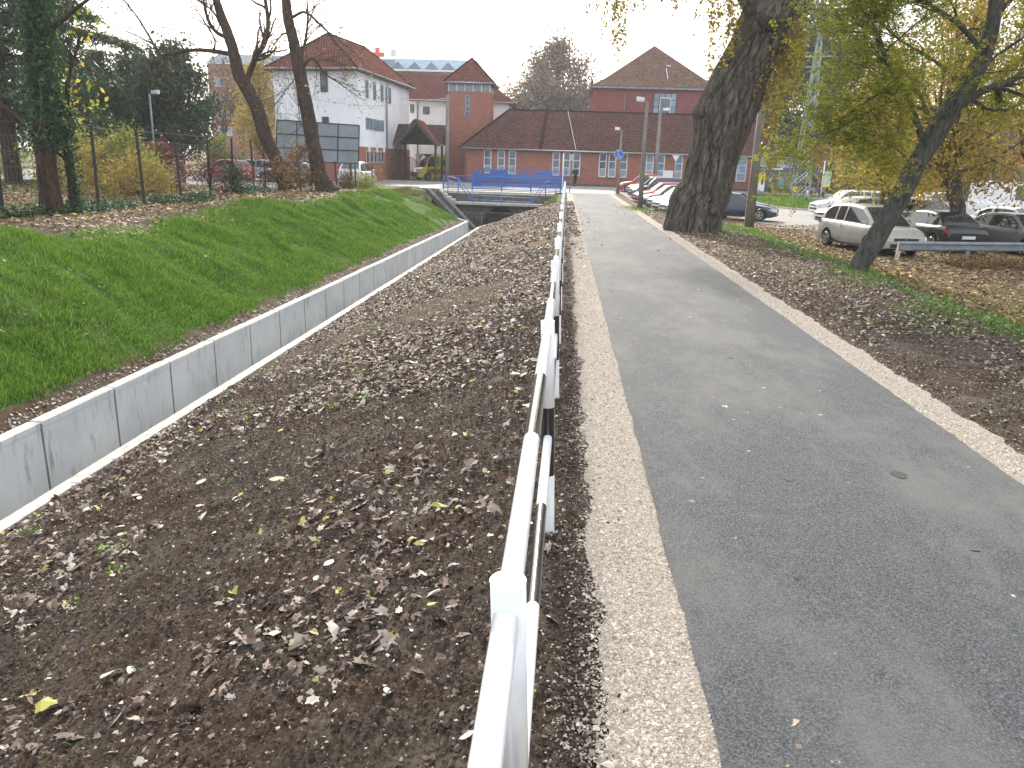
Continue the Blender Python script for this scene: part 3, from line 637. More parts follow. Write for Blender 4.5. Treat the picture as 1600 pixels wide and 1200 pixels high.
# ------------------------------------------------------------------ vegetation helpers
def barkmat(name, a, b, sc=7, bmp=1.0):
    if name in MATS: return MATS[name]
    m, t, N, L, P = nodes(name); P.inputs['Roughness'].default_value = .92; P.inputs['Specular IOR Level'].default_value = .15
    v = coord(N, L, 'Object', (1, 1, .22)); n = noise(N, L, sc, 8, .75, v, .6)
    L.new(ramp(N, L, n, [(.35, tuple(x*.35 for x in a)), (.5, a), (.72, b)]), P.inputs['Base Color']); bump(N, L, P, n, bmp, .06); return m
BK1 = barkmat('bark_dark', (.11, .092, .075), (.27, .24, .2), 9); BK2 = barkmat('bark_brown', (.07, .045, .033), (.15, .105, .08), 12)
BK3 = barkmat('bark_grey', (.10, .10, .09), (.2, .2, .185), 14); BK4 = barkmat('bark_far', (.11, .085, .07), (.2, .165, .14), 8, .3)
LF_Y = leafmat('leaves_yellow', [(0, (.28, .17, .02)), (.35, (.42, .3, .03)), (.6, (.30, .27, .04)), (.85, (.16, .17, .03)), (1, (.2, .1, .02))])
LF_G = leafmat('leaves_green', [(0, (.12, .18, .025)), (.4, (.23, .29, .04)), (.7, (.40, .40, .06)), (.92, (.55, .44, .07)), (1, (.35, .18, .03))], .7, .5)
LF_O = leafmat('leaves_golden', [(0, (.2, .17, .04)), (.35, (.40, .31, .06)), (.65, (.52, .37, .07)), (.85, (.27, .27, .06)), (1, (.28, .13, .04))], .7, .5)
LF_B = leafmat('leaves_brown', [(0, (.09, .05, .03)), (.5, (.18, .1, .05)), (.85, (.28, .16, .06)), (1, (.35, .25, .06))])
LF_D = leafmat('needles_dark', [(0, (.02, .042, .018)), (.5, (.04, .08, .03)), (.85, (.075, .12, .045)), (1, (.16, .10, .05))], .6, .15)
LF_I = leafmat('ivy_leaves', [(0, (.022, .055, .026)), (.6, (.045, .10, .042)), (.9, (.07, .13, .05)), (1, (.16, .2, .05))], .65, .2)
LF_R = leafmat('leaves_dark_red', [(0, (.07, .02, .02)), (.6, (.16, .04, .04)), (1, (.24, .1, .05))])
LF_T = leafmat('twig_haze', [(0, (.16, .115, .085)), (.5, (.24, .18, .135)), (1, (.32, .25, .17))], .9, .2)
LF_TG = leafmat('bush_yellow_green', [(0, (.14, .19, .03)), (.6, (.27, .3, .05)), (1, (.42, .36, .06))])
def rnd(n, s=1.0): return RS.normal(0, s, (n, 3))
def leaves(name, C, size, mat, parent=None, up=0.0, asp=.55, squash=None):
    n = len(C); u = rnd(n); u[:, 2] *= (1-up); u /= np.linalg.norm(u, axis=1)[:, None]+1e-9
    w_ = rnd(n); w_[:, 2] *= (1-up); v = np.cross(u, w_ if not up else np.cross(u, w_)*0+np.array([0, 0, 1.])+w_*.5); v /= np.linalg.norm(v, axis=1)[:, None]+1e-9
    s = (size*(.6+.8*RS.rand(n)))[:, None]; V = np.empty((n, 4, 3)); V[:, 0] = C-u*s; V[:, 1] = C+v*s*asp; V[:, 2] = C+u*s; V[:, 3] = C-v*s*asp
    F = np.arange(n*4).reshape(n, 4); return npmesh(name, V.reshape(-1, 3), F, [mat], False, None, parent)
def rv(a=1.0): return Vector((random.uniform(-a, a), random.uniform(-a, a), random.uniform(-a, a)))
def grow(b, p, d, L, r, lev, mx, mat, tips, wander=.25, up=.04, nch=3, droop=0, seg=5, ratio=.62, lo=.3):
    pts = [p.copy()]; rs = [r]; d = d.normalized()
    for i in range(seg):
        d = (d+rv(wander)+V3(0, 0, up-droop*lev)).normalized(); p = p+d*(L/seg); pts.append(p.copy()); rs.append(r*(1-.55*(i+1)/seg) if lev < mx else r*(1-.8*(i+1)/seg))
        if lev >= mx: tips.append(p.copy())
    b.tube(pts, rs, mat, 8 if r > .08 else (5 if r > .025 else 3), caps=False)
    if lev < mx:
        for k in range(nch):
            t = lo+(1-lo)*(k+random.random())/nch; i = min(int(t*seg), seg-1); q = pts[i].lerp(pts[i+1], t*seg-i)
            dd = (d+rv(1.0)+V3(0, 0, .1)).normalized(); dd = (dd+(pts[i+1]-pts[i]).normalized()*.5).normalized()
            grow(b, q, dd, L*ratio*random.uniform(.75, 1.2), rs[i]*.5, lev+1, mx, mat, tips, wander, up, nch, droop, seg, ratio, lo)
def around(pts, n, s):
    P = np.array([tuple(p) for p in pts]); i = RS.randint(0, len(P), n); return P[i]+rnd(n, s)
def spline(pts, n):
    P = [Vector(p) for p in pts]; P = [P[0]*2-P[1]]+P+[P[-1]*2-P[-2]]; out = []
    for i in range(1, len(P)-2):
        for k in range(n):
            t = k/n; a, b_, c, d = P[i-1:i+3]; out.append(.5*((2*b_)+(c-a)*t+(2*a-5*b_+4*c-d)*t*t+(3*b_-a-3*c+d)*t**3))
    out.append(P[-2]); return out
def trunkmesh(name, ctrl, mat, parent, n=72, per=14, amp=.05, lobes=0, ridg=11, bumps=()):
    # ctrl: list of (point, radius); furrowed bark as real relief
    pts = spline([c[0] for c in ctrl], per); rr = spline([V3(c[1], 0, 0) for c in ctrl], per); V = []; up = V3(1, 0, 0); L = 0
    for i, p in enumerate(pts):
        d = (pts[min(i+1, len(pts)-1)]-pts[max(i-1, 0)]).normalized(); up = (up-d*up.dot(d)).normalized(); v = d.cross(up); r = rr[i].x
        if i: L += (p-pts[i-1]).length
        a = np.arange(n)*2*math.pi/n
        tw = a*ridg/6.283*1.0; wb_ = .35*fbm(a*0+L*.8, np.cos(a)*2+np.sin(a)*3, 2, 71); per_ = np.abs(fbm(np.cos(a+wb_)*ridg*.25+5+L*.5, np.sin(a+wb_)*ridg*.25+L*.75, 2, 12)); pe2 = np.abs(fbm(np.cos(a-wb_)*ridg*.55+5-L*.7, np.sin(a-wb_)*ridg*.55+L*1.5, 2, 40))
        k = 1+amp/r*(.6-1.5*np.exp(-(per_/.075)**2)-.8*np.exp(-(pe2/.07)**2)+.5*vn(np.cos(a)*ridg*1.6, np.sin(a)*ridg*1.6+L*5, 7))+.10*fbm(np.cos(a)*1.2+L*.8, np.sin(a)*1.2+L*.8, 2, 3)
        if lobes: k = k+.22*math.exp(-L/.5)*np.cos(a*lobes+1.1)
        for ba, bl, br, bs in bumps: k = k+br*np.exp(-((L-bl)/bs)**2)*np.exp(-(np.angle(np.exp(1j*(a-ba)))/.55)**2)
        for j in range(n): V.append(p+(up*math.cos(a[j])+v*math.sin(a[j]))*(r*k[j]))
    m_ = len(pts); i = np.arange(m_-1)[:, None]*n; j = np.arange(n)[None, :]; j2 = (j+1) % n
    F = np.stack([i+j, i+j2, i+n+j2, i+n+j], -1).reshape(-1, 4)
    return npmesh(name, np.array([tuple(v) for v in V]), F, [mat], True, None, parent)
# ------------------------------------------------------------------ the big old tree beside the path
YT = 27.4
bt = thing('old_poplar_tree', 'huge old tree with furrowed dark leaning trunk standing beside the asphalt path', 'tree', (4.4, YT, -.1))
K = YT/FP*1.0
ctrl = [(1079, 368, 46), (1080, 352, 41), (1087, 325, 37.5), (1102, 298, 35), (1110, 265, 34), (1118, 233, 34.5), (1128, 198, 37), (1138, 167, 39), (1149, 140, 39), (1166, 103, 35), (1184, 67, 35.5), (1201, 33, 38), (1218, 0, 40), (1240, -50, 38), (1262, -110, 34)]
def dep(y): return YT*FP/ (FP*1.0)
CT = [(at(x, y, YT), w_*YT/FP*1.01) for x, y, w_ in ctrl]
tr = trunkmesh('trunk', CT, BK1, bt, 280, 24, .085, 5, 15, ((3.3, 3.9, .22, .3), (3.1, 1.2, .1, .4), (1.6, 6.6, .3, .35), (5.5, 1.0, .12, .3)))
b = B(); tips = []
top = CT[-1][0]; fork = at(1205, 20, YT-.3)
b.tube(spline([fork, at(1178, -8, YT-.5), at(1160, -50, YT-.8), at(1130, -120, YT-1.2)], 5), [.62-.02*i for i in range(16)], BK1, 14, caps=False)
b.tube([at(1206, 34, YT-.6), at(1200, 16, YT-.95), at(1197, 8, YT-1.1)], [.46, .38, .3], BK1, 14)
for p, d, L, r in ((at(1130, -120, YT-1.2), V3(-.7, -.2, .6), 5, .35), (at(1150, -70, YT-.9), V3(-.9, .2, .25), 5, .25), (top, V3(.2, .3, 1), 6, .5), (top, V3(.8, -.3, .7), 5, .4), (at(1245, -60, YT), V3(.6, .6, .3), 4, .25), (at(1245, -60, YT), V3(-.2, -1, .6), 5, .3)):
    grow(b, p, d, L*(.4 if d.x < -.5 else 1), r, 0, 3, BK1, tips, .22, .03, 4)
b.build('limb', bt)
cr = around(tips, 15000, .5)
hang = B(); HP = []; HY = []
for px, py, Ln, n_, sp in ((940, -20, 1.6, 5, 22), (965, -20, 2.3, 5, 16), (985, -10, 1.2, 4, 20), (1020, -30, 1.2, 3, 20), (1047, -30, 1.6, 4, 18), (1075, -30, 1.1, 4, 16), (1115, -20, 2.6, 8, 24), (1140, 0, 2.5, 8, 22), (1150, 50, 1.2, 3, 10), (1235, 20, 3.6, 10, 24), (1250, 30, 3.4, 12, 20), (1215, 90, 2.8, 7, 18), (1205, 130, 2.0, 4, 14), (1262, 40, 2.0, 6, 12), (970, 55, 1.0, 3, 6), (1225, 60, 3, 6, 20)):
    for i in range(n_):
        p = at(px+random.gauss(0, sp*.6), py+random.uniform(-25, 5), YT+random.uniform(-1.6, 1.0)); L_ = Ln*random.uniform(.4, 1.05); pts = [p]
        for j in range(7): p = p+V3(random.uniform(-.09, .09), random.uniform(-.09, .09), -L_/7); pts.append(p)
        hang.tube(pts, [.012-.0013*j for j in range(8)], BK1, 3, caps=False)
        for q in range(int(L_*34)): t = random.random(); k_ = min(int(t*7), 6); HP.append(tuple(pts[k_].lerp(pts[k_+1], t*7-k_)+rv(.12)))
hang.build('hanging_twigs', bt)
leaves('crown_leaves', cr, .07, LF_Y, bt); leaves('hanging_leaves', np.array(HP), .062, LF_Y, bt)
# ------------------------------------------------------------------ leaning locust tree
YL = 17.5
lt = thing('leaning_tree', 'slim grey tree leaning to the right with feathery green leaves above the silver car', 'tree', (6.6, YL, -.2))
ctrl = [(1334, 440, 15), (1341, 420, 13.5), (1362, 383, 14.5), (1388, 339, 14), (1412, 296, 13.5), (1434, 252, 13), (1455, 220, 13), (1489, 165, 12), (1513, 132, 12), (1538, 82, 11), (1552, 30, 9), (1560, -30, 8)]
CT = [(at(x, y, YL), w_*YL/FP*1.02) for x, y, w_ in ctrl]; trunkmesh('trunk', CT, BK3, lt, 40, 9, .012, 0, 12, ((3.0, 3.4, .2, .12),))
b = B(); tips = []
def limb(b, px, r0, r1, mat, Y0, Y1=None, tips=None, n=4, L=1.0, lev=2, mx=3, nch=2, k=6, dr=.0):
    Y1 = Y0 if Y1 is None else Y1; P = spline([at(x, y, Y0+(Y1-Y0)*i/(len(px)-1)) for i, (x, y) in enumerate(px)], k); m_ = len(P)
    b.tube(P, [r0+(r1-r0)*i/(m_-1) for i in range(m_)], mat, 7, caps=False)
    if tips is not None:
        for i in range(n):
            j = random.randint(m_//4, m_-2); grow(b, P[j], (P[j+1]-P[j]).normalized()+rv(.9), L*random.uniform(.6, 1.2), max(.014, r1*.8), lev, mx, mat, tips, .25, .0, nch, dr)
        grow(b, P[-1], P[-1]-P[-2], L, r1, lev, mx, mat, tips, .2, 0, nch, dr)
limb(b, [(1442, 220), (1430, 185), (1414, 143), (1392, 110), (1370, 55), (1345, 5), (1330, -30)], .075, .03, BK3, YL, YL-1, tips, 12, 1.3)
limb(b, [(1452, 190), (1436, 146), (1409, 135), (1387, 139), (1355, 158), (1310, 190)], .045, .015, BK1, YL-.1, YL-1.5, tips, 12, 1.1, dr=.02)
limb(b, [(1440, 170), (1400, 158), (1362, 172), (1310, 200), (1265, 215)], .035, .012, BK1, YL-.2, YL-2, tips, 6, .9, dr=.02)
limb(b, [(1420, 250), (1400, 232), (1380, 225), (1345, 222)], .03, .012, BK1, YL, YL-1, tips, 2, .5)
limb(b, [(1480, 180), (1530, 145), (1570, 130), (1620, 105)], .09, .06, BK3, YL, YL+.5, tips, 8, 1.4)
limb(b, [(1466, 180), (1500, 140), (1560, 85), (1620, 45)], .03, .02, BK3, YL-.8, YL-1.2, tips, 5, 1.0)
limb(b, [(1545, 60), (1560, 10), (1540, -60)], .08, .05, BK3, YL, YL, tips, 14, 1.8)
limb(b, [(1538, 85), (1500, 40), (1450, 5), (1400, -40)], .06, .03, BK3, YL, YL-1, tips, 16, 1.6)
limb(b, [(1510, 135), (1460, 95), (1410, 65), (1380, 40)], .04, .02, BK3, YL, YL+1, tips, 10, 1.2)
b.build('branches', lt)
# compound leaves: short rachis rows of leaflets
def fronds(name, pts, n, Lf, k, size, mat, parent, s=.25):
    C = around(pts, n, s); d = rnd(n); d[:, 2] = d[:, 2]*.35-.35; d /= np.linalg.norm(d, axis=1)[:, None]; side = np.cross(d, np.array([0, 0, 1.])+rnd(n, .3)); side /= np.linalg.norm(side, axis=1)[:, None]
    t = np.repeat(np.arange(k)/(k-1.), 2); sg = np.tile([-1, 1], k)
    P = C[:, None, :]+d[:, None, :]*(t*Lf)[None, :, None]; a = side[:, None, :]*sg[None, :, None]+d[:, None, :]*.35+RS.normal(0, .35, (n, 2*k, 3)); s_ = size*(1.1-.5*t)[None, :, None]
    w_ = d[:, None, :]*s_*.32
    V = np.stack([P, P+a*s_*.5+w_, P+a*s_, P+a*s_*.5-w_], 2).reshape(-1, 3)
    return npmesh(name, V, np.arange(len(V)).reshape(-1, 4), [mat], False, None, parent)
ex = [tuple(at(random.uniform(1235, 1500), 120+random.gauss(0, 60), YL-random.uniform(0, 3))) for _ in range(70)]
ex = [e for e in ex if at(0, 0, 1) is not None]
fronds('leaf_fronds', tips, 6800, .25, 7, .062, LF_G, lt, .22)
# ------------------------------------------------------------------ generic trees
def clumptree(name, label, base, h, rad, tr_, leaf, nl, size, ncl, bark, group=None, lo=.3, cs=.45, lean=0, flat=1.0, top=1.0, limbs=True):
    base = Vector(base); base.z = float(height(base.x, base.y)) if base.z is None else base.z
    t = thing(name, label, 'bush' if 'bush' in name or 'hedge' in name else 'tree', base, 0, group); b = B()
    tp = base+V3(lean, 0, h*.85); mid = base+V3(lean*.4, 0, h*.4)
    P = spline([base-V3(0, 0, .1), mid, tp], 5); n_ = len(P); b.tube(P, [tr_*(1-.75*i/(n_-1)) for i in range(n_)], bark, 8, caps=False)
    cl = []
    for i in range(ncl):
        a = random.uniform(0, 6.28); u = random.uniform(0, 1); z = lo+(1-lo)*u; rr = rad*math.sqrt(random.random())*(math.sin(math.pi*min(1, (u*.8+.18)))**.7 if top == 1.0 else (1-u)**.8+.1)
        c = base+V3(lean*z+rr*math.cos(a), rr*math.sin(a)*flat, h*z); cl.append(c)
        if limbs: q = base.lerp(tp, max(.15, z*.6)); mdl = q.lerp(c, .5)+rv(rad*.12); b.tube([q, mdl, c], [tr_*.3, tr_*.15, .012], bark, 4, caps=False)
    b.build('trunk', t); P = np.array([tuple(c) for c in cl]); C = P[RS.randint(0, ncl, nl)]+rnd(nl, cs)*RS.rand(nl, 1)**.4
    C[:, 2] = np.maximum(C[:, 2], base.z+.05)
    leaves('crown', C, size, leaf, t); return t
def baretree(name, label, base, h, r, lean=0, group=None, nch=4, mx=4, leaf=None, nl=0, size=.06, bark=None, haze=0, cat='tree', L0=.42, wander=.2):
    base = Vector(base); t = thing(name, label, cat, base, 0, group); b = B(); tips = []; bark = bark or BK4
    grow(b, base-V3(0, 0, .1), V3(lean, 0, 1), h*L0, r, 0, mx, bark, tips, wander*.5, .05, nch, 0, 5, .68, .45)
    grow(b, base+V3(lean*.4*h, 0, h*L0*.9), V3(lean, 0, 1), h*L0, r*.5, 1, mx, bark, tips, wander, .05, nch+1, 0, 5, .68, .3)
    b.build('trunk', t)
    if leaf: leaves('crown', around(tips, nl, .25), size, leaf, t)
    if haze: leaves('twigs', around(tips, haze, .35), .16, LF_T, t, asp=.05)
    return t
def conifer(name, label, base, h, rad, leaf=LF_D, n=9000, layers=24, size=.13, droop=.45, lo=.12, group=None, r=.3, bark=None):
    base = Vector(base); t = thing(name, label, 'tree', base, 0, group); b = B(); bark = bark or BK2; b.tube([base-V3(0, 0, .1), base+V3(0, 0, h*.5), base+V3(0, 0, h)], [r, r*.6, .03], bark, 10, caps=False); C = []
    for i in range(layers):
        z = lo+(1-lo)*i/layers; R = rad*(1-z)**.75*random.uniform(.75, 1.1)
        for k in range(7):
            a = random.uniform(0, 6.28); d = V3(math.cos(a), math.sin(a), 0); p0 = base+V3(0, 0, h*z); R_ = R*random.uniform(.7, 1.15); P = [p0+d*R_*s_+V3(0, 0, R_*(.12*s_-droop*s_*s_)) for s_ in (0, .35, .7, 1)]
            b.tube(P, [.05, .035, .02, .008], bark, 3, caps=False)
            m_ = int(n/(layers*7)*(R_/rad+.25)*1.4); s_ = RS.rand(m_)**.6; q = np.array([tuple(p0)])+np.outer(s_*R_, np.array([d.x, d.y, 0])); q[:, 2] += R_*(.12*s_-droop*s_*s_)-np.abs(RS.normal(0, .28, m_)); q[:, :2] += RS.normal(0, .16, (m_, 2))*(1+s_[:, None]); C.append(q)
    b.build('trunk', t); leaves('needles', np.concatenate(C), size, leaf, t, asp=.28); return t
# ------------------------------------------------------------------ planting
def hz(x, y): return float(height(x, y))
# left pair of leafless trees
YP = 38.5
def handtree(name, label, ctrl, Y, bark, limbs, amp=.02, leafn=1500, L=1.3, leaf=LF_B, n=11, mx=4, group=None, nch=3):
    base = at(ctrl[0][0], ctrl[0][1], Y); t = thing(name, label, 'tree', base, 0, group)
    trunkmesh('trunk', [(at(x, y, Y), w_*Y/FP) for x, y, w_ in ctrl], bark, t, 26, 8, amp, 3, 9); b = B(); tips = []
    for px, r0, r1 in limbs: limb(b, px, r0, r1, bark, Y, Y+random.uniform(-1, 1), tips, n, L, 1, mx, nch, 6)
    b.build('branches', t); 
    if leafn: leaves('dead_leaves', around(tips, leafn, .12), .045, leaf, t)
    return t
handtree('bare_tree', 'dark bare tree leaning left with one long horizontal limb, beside the wire fence',
    [(452, 300, 15), (446, 288, 11.5), (431, 248, 10), (414, 211, 10), (400, 165, 10), (387, 140, 10), (373, 115, 9), (364, 78, 8), (355, 50, 7), (347, 29, 6), (338, 0, 5), (325, -60, 4)], YP, BK2,
    [([(364, 85), (335, 80), (306, 78), (275, 82), (251, 85), (235, 60), (216, 29), (190, -5)], .11, .03), ([(385, 135), (388, 120), (400, 90), (414, 66), (419, 35), (413, -10)], .16, .08), ([(358, 60), (338, 50), (325, 30), (318, 0), (315, -40)], .1, .04),
     ([(251, 85), (240, 70), (222, 60), (205, 52)], .04, .02), ([(345, 40), (330, 15), (290, -10)], .05, .02), ([(335, 80), (335, 60), (320, 35)], .05, .02)], .02, 2000, 1.9)
handtree('bare_tree', 'dark bare tree on a leafy mound crossing in front of the white building',
    [(514, 304, 21), (508, 292, 15), (499, 272, 11.5), (489, 223, 10.5), (480, 175, 10), (471, 127, 9.5), (464, 90, 9), (456, 54, 7.5), (450, 30, 7), (447, 0, 6), (442, -60, 5)], YP-.5, BK2,
    [([(468, 108), (473, 80), (478, 59), (481, 30), (480, 5)], .08, .04), ([(470, 115), (478, 98), (491, 92), (502, 108), (512, 118), (530, 130)], .09, .025), ([(457, 27), (475, 19), (493, 31), (509, 47), (523, 57), (545, 75)], .07, .02),
     ([(455, 50), (440, 55), (425, 75)], .05, .02), ([(482, 185), (470, 195), (466, 160)], .03, .015), ([(490, 95), (520, 95), (560, 110)], .04, .012), ([(478, 100), (455, 130), (440, 150)], .03, .012)], .02, 2600, 1.5)
# ivy-clad tree
YI = 20
iv = thing('ivy_covered_tree', 'thick double trunk wrapped in dark ivy standing by the fence at the far left', 'tree', at(82, 336, YI))
trunkmesh('trunk', [(at(x, y, YI), w_*YI/FP) for x, y, w_ in ((84, 344, 24), (82, 330, 17), (76, 290, 15), (70, 230, 14), (64, 170, 14), (58, 110, 13), (55, 50, 11), (60, -10, 9), (62, -70, 8))], BK2, iv, 24, 8, .02, 3)
b = B(); tips = []
limb(b, [(92, 336), (84, 290), (78, 240), (70, 180)], .16, .12, BK2, YI-.3); limb(b, [(62, 60), (110, 20), (150, -10)], .07, .03, BK2, YI, YI-1, tips, 4, 1)
limb(b, [(60, 215), (30, 185), (0, 160)], .02, .01, BK3, YI-1); limb(b, [(58, 215), (64, 180), (62, 120)], .015, .01, BK3, YI-1); b.build('branches', iv)
P = np.array([tuple(at(random.choice((0, 0, 12))+70-.075*(170-y)*0+(y-200)*.09+random.gauss(0, 15), y, YI+random.uniform(-.5, .3))) for y in [random.uniform(-20, 235) for _ in range(8000)]]); leaves('ivy', P, .055, LF_I, iv)
t2 = thing('ivy_stump_tree', 'thin ivy-clad trunk right beside the thick ivy tree', 'tree', at(120, 338, YI+.2)); b = B(); tips = []
limb(b, [(122, 340), (114, 290), (106, 240), (104, 190), (106, 130)], .15, .06, BK2, YI+.2, YI+.2, tips, 6, 1.3, 1, 3, 3)
b.build('trunk', t2); P = np.array([tuple(at(108+(y-200)*.1+random.gauss(0, 7), y, YI+.1)) for y in [random.uniform(165, 330) for _ in range(900)]]); leaves('ivy', P, .045, LF_I, t2)
leaves('crown', around(tips, 300, .2), .07, LF_G, t2)
CG = 'dark conifers in the park on the left'
conifer('spruce_tree', 'very tall dark spruce with drooping boughs at the far left edge', (-25.6, 35.5, .4), 19, 6.5, n=22000, layers=26, group=CG, r=.38, lo=.17, size=.16)
conifer('spruce_tree', 'tall dark spruce just right of the ivy tree, with one bough reaching into the sky', (-27.2, 41.0, .3), 17, 4.6, n=16000, layers=24, group=CG, r=.35, lo=.2, size=.16)
conifer('spruce_tree', 'dark spruce behind the fence between the ivy trunks and the street lamp', (-28.3, 48, .25), 7.9, 3.9, n=15000, layers=16, group=CG, r=.25, lo=.12, size=.16)
conifer('spruce_tree', 'dark spruce at the back, its trunk standing on grass left of the ivy tree', (-36, 46, .2), 17, 6.0, n=15000, layers=20, group=CG, r=.35, lo=.2, size=.2)
clumptree('thuja_tree', 'dense rounded dark evergreen beside the street lamp, a bare trunk below', (-25.2, 51, .2), 8.1, 2.3, .3, LF_D, 14000, .12, 90, BK2, lo=.27, cs=.55)
clumptree('thuja_tree', 'dark evergreen with brown patches standing behind the lamp post', (-29.2, 54, .2), 7.8, 2.9, .3, LF_D, 14000, .13, 90, BK2, lo=.15, cs=.6)
SG = 'autumn shrubs behind the wire fence'
for i, (px, Y, h, r, mt, lab, nl) in enumerate(((165, 30, 1.9, 1.9, LF_O, 'golden yellow shrub behind the fence beside the ivy trunks', 5500), (205, 31, 2.1, 1.5, LF_TG, 'yellow green leafy shrub between two fence posts', 5500), (252, 33, 1.7, 1.2, LF_R, 'dark red brown shrub behind the fence in front of the evergreen', 4000),
     (215, 28.5, 1.3, 1.2, LF_O, 'low golden brown shrub at the foot of the fence', 3000), (20, 42, 1.6, 2.6, LF_TG, 'low yellow green bush behind the leftmost spruce trunk', 3500), (120, 34, 2.3, 2.0, LF_G, 'green bush with pale flowers behind the thin ivy trunk', 4500), (345, 60, 3.0, 1.7, LF_TG, 'bright yellow green bush behind the parked cars', 5000), (470, 37, 1.9, 1.3, LF_B, 'dry brown climber shrub between the two bare trees', 2200), (572, 47.5, .8, 1.1, LF_TG, 'low green weeds at the right end of the fence', 1500), (545, 47, 1.0, .6, LF_B, 'small round dry brown shrub in front of the white van', 900), (366, 33.8, 1.2, .5, LF_I, 'dark ivy clump climbing a fence post', 1500), (330, 30.6, 1.7, .9, LF_R, 'dark red creeper hanging on the fence in front of the red car', 420), (415, 38, 1.5, 1.2, LF_B, 'tangled dry brown creeper on the fence by the left bare tree', 600))):
    p = gp(px, 300, .3); x = at(px, 290, Y).x
    clumptree('shrub' if i else 'shrub', lab, (x, Y, hz(x, Y)), h, r, .04, mt, nl, .055 if Y < 50 else .09, 28, BK2, SG, .08, .3)
# fence
ft = thing('wire_fence', 'tall wire fence on rusty steel posts along the leafy ground behind the grass bank', 'fence', (-13.5, 20, .4))
RUST = M('rusty_steel', (.04, .03, .026), (.022, .018, .016), 9, .8)
fp = [(-13.5, 15.2), (-13.54, 18.2), (-13.6, 22.3), (-13.4, 24.5), (-13.5, 27.2), (-14.0, 30.6), (-14.4, 33.8), (-14.9, 37.4), (-13.9, 41), (-12.7, 43.8), (-12.2, 46.0), (-11.8, 48.3)]
tops = []
for i, (x, y) in enumerate(fp):
    z = hz(x, y); h = 2.3 if i < 8 else 1.5; b = B(); q = V3(x+random.uniform(-.08, .08), y, z+h); b.beam((x, y, z-.2), q, .075, .06, RUST); b.build('post', ft); tops.append((V3(x, y, z), q))
b = B()
for (p0, q0), (p1, q1) in zip(tops, tops[1:]):
    for f in (.04, .2, .36, .52, .68, .84, .98): b.tube([p0.lerp(q0, f), (p0.lerp(q0, f)+p1.lerp(q1, f))/2-V3(0, 0, .02), p1.lerp(q1, f)], .006, GR, 3, caps=False)
    n_ = int((p1-p0).length/.16)
    for k in range(n_): t = k/n_; a = p0.lerp(p1, t); c = q0.lerp(q1, t); b.tube([a, a.lerp(c, .84)], .004, GR, 3, caps=False)
b.build('wire', ft)
sp = [o for o in COL.objects if o.get('label') == 'very tall dark spruce with drooping boughs at the far left edge'][0]
b = B(); P = []
for q in ([(20, -30), (70, 20), (120, 48), (165, 58), (203, 74)], [(10, -60), (60, -20), (105, 5), (140, 30)]):
    W_ = spline([at(x, y, 34.5) for x, y in q], 8); b.tube(W_, [.12-.105*i/(len(W_)-1) for i in range(len(W_))], BK2, 6, caps=False)
    for i in range(3200): k_ = min(int(random.random()**.8*len(W_)), len(W_)-1); c = W_[k_]; P.append((c.x+random.gauss(0, .18), c.y+random.gauss(0, .5), c.z+.08-abs(random.gauss(0, .42))*(1.15-k_/len(W_))))
b.build('long_bough', sp); leaves('bough_needles', np.array(P), .1, LF_D, sp, asp=.25)
# ground ivy and weeds along the fence foot
P = []
for _ in range(9000):
    y = random.uniform(16.5, 37); x = -13.2+(-1.0)*max(0, (y-28))/9+random.gauss(.1, .38)-.1
    if fbm(x*.9, y*.5, 2, 77) < -.12: continue
    P.append((x, y, hz(x, y)+abs(random.gauss(0, .13))))
tag(leaves('ground_ivy', np.array(P), .05, LF_I, None, up=.3), 'dark green ivy and weeds along the foot of the wire fence', 'ground cover', kind='stuff')
# background trees
BG = 'leafless trees beyond the buildings'
for px, Y, h, r, lab, hzn, mt, nl in ((350, 82, 11, .3, 'brown leafless tree in front of the distant apartment block', 6000, LF_B, 600), (330, 78, 9, .22, 'small leafless tree left of the apartment block', 3500, None, 0), (385, 86, 9.5, .25, 'brown leafless tree beside the orange tree', 5000, LF_B, 500),
    (790, 128, 14, .25, 'slender bare poplar just right of the brick tower roof', 1500, None, 0), (802, 132, 13, .25, 'thin bare poplar, second from the brick tower', 1500, None, 0), (775, 130, 15, .25, 'tall bare poplar nearest the brick tower', 1500, None, 0), (830, 135, 17, .4, 'hazy brown leafless tree left of the tallest crown', 5000, LF_B, 1200), (918, 105, 15.5, .35, 'thin bare tree standing left of the dull red building', 300, None, 0)):
    p = at(px, 255, Y); t = baretree('bare_tree', lab, (p.x, Y, 0), h, r, random.uniform(-.05, .05), BG, 4, 4, mt, nl, .16, None, hzn)
for px, Y, h, rad, lab in ((866, 126, 19.5, 7.0, 'tall rounded brown leafless crown above the long brick roof'), (838, 122, 14, 5.5, 'lower brown leafless crown left of the tallest one'), (903, 120, 12, 4.5, 'small brown leafless crown beside the dull red building')):
    p = at(px, 255, Y); clumptree('twiggy_tree', lab, (p.x, Y, 0), h, rad, .4, LF_T, 14000, .22, 120, BK4, BG, .2, 1.2)
p = at(412, 255, 73); clumptree('orange_tree', 'tree with orange autumn leaves left of the white building', (p.x, 73, 0), 10.0, 2.2, .2, LF_O, 6500, .12, 50, BK2, None, .25, .6)
CR = 'dark pines behind the right end of the long building'
PN = leafmat('pine_needles', [(0, (.03, .06, .04)), (.6, (.055, .095, .06)), (1, (.1, .13, .07))], .6, .2)
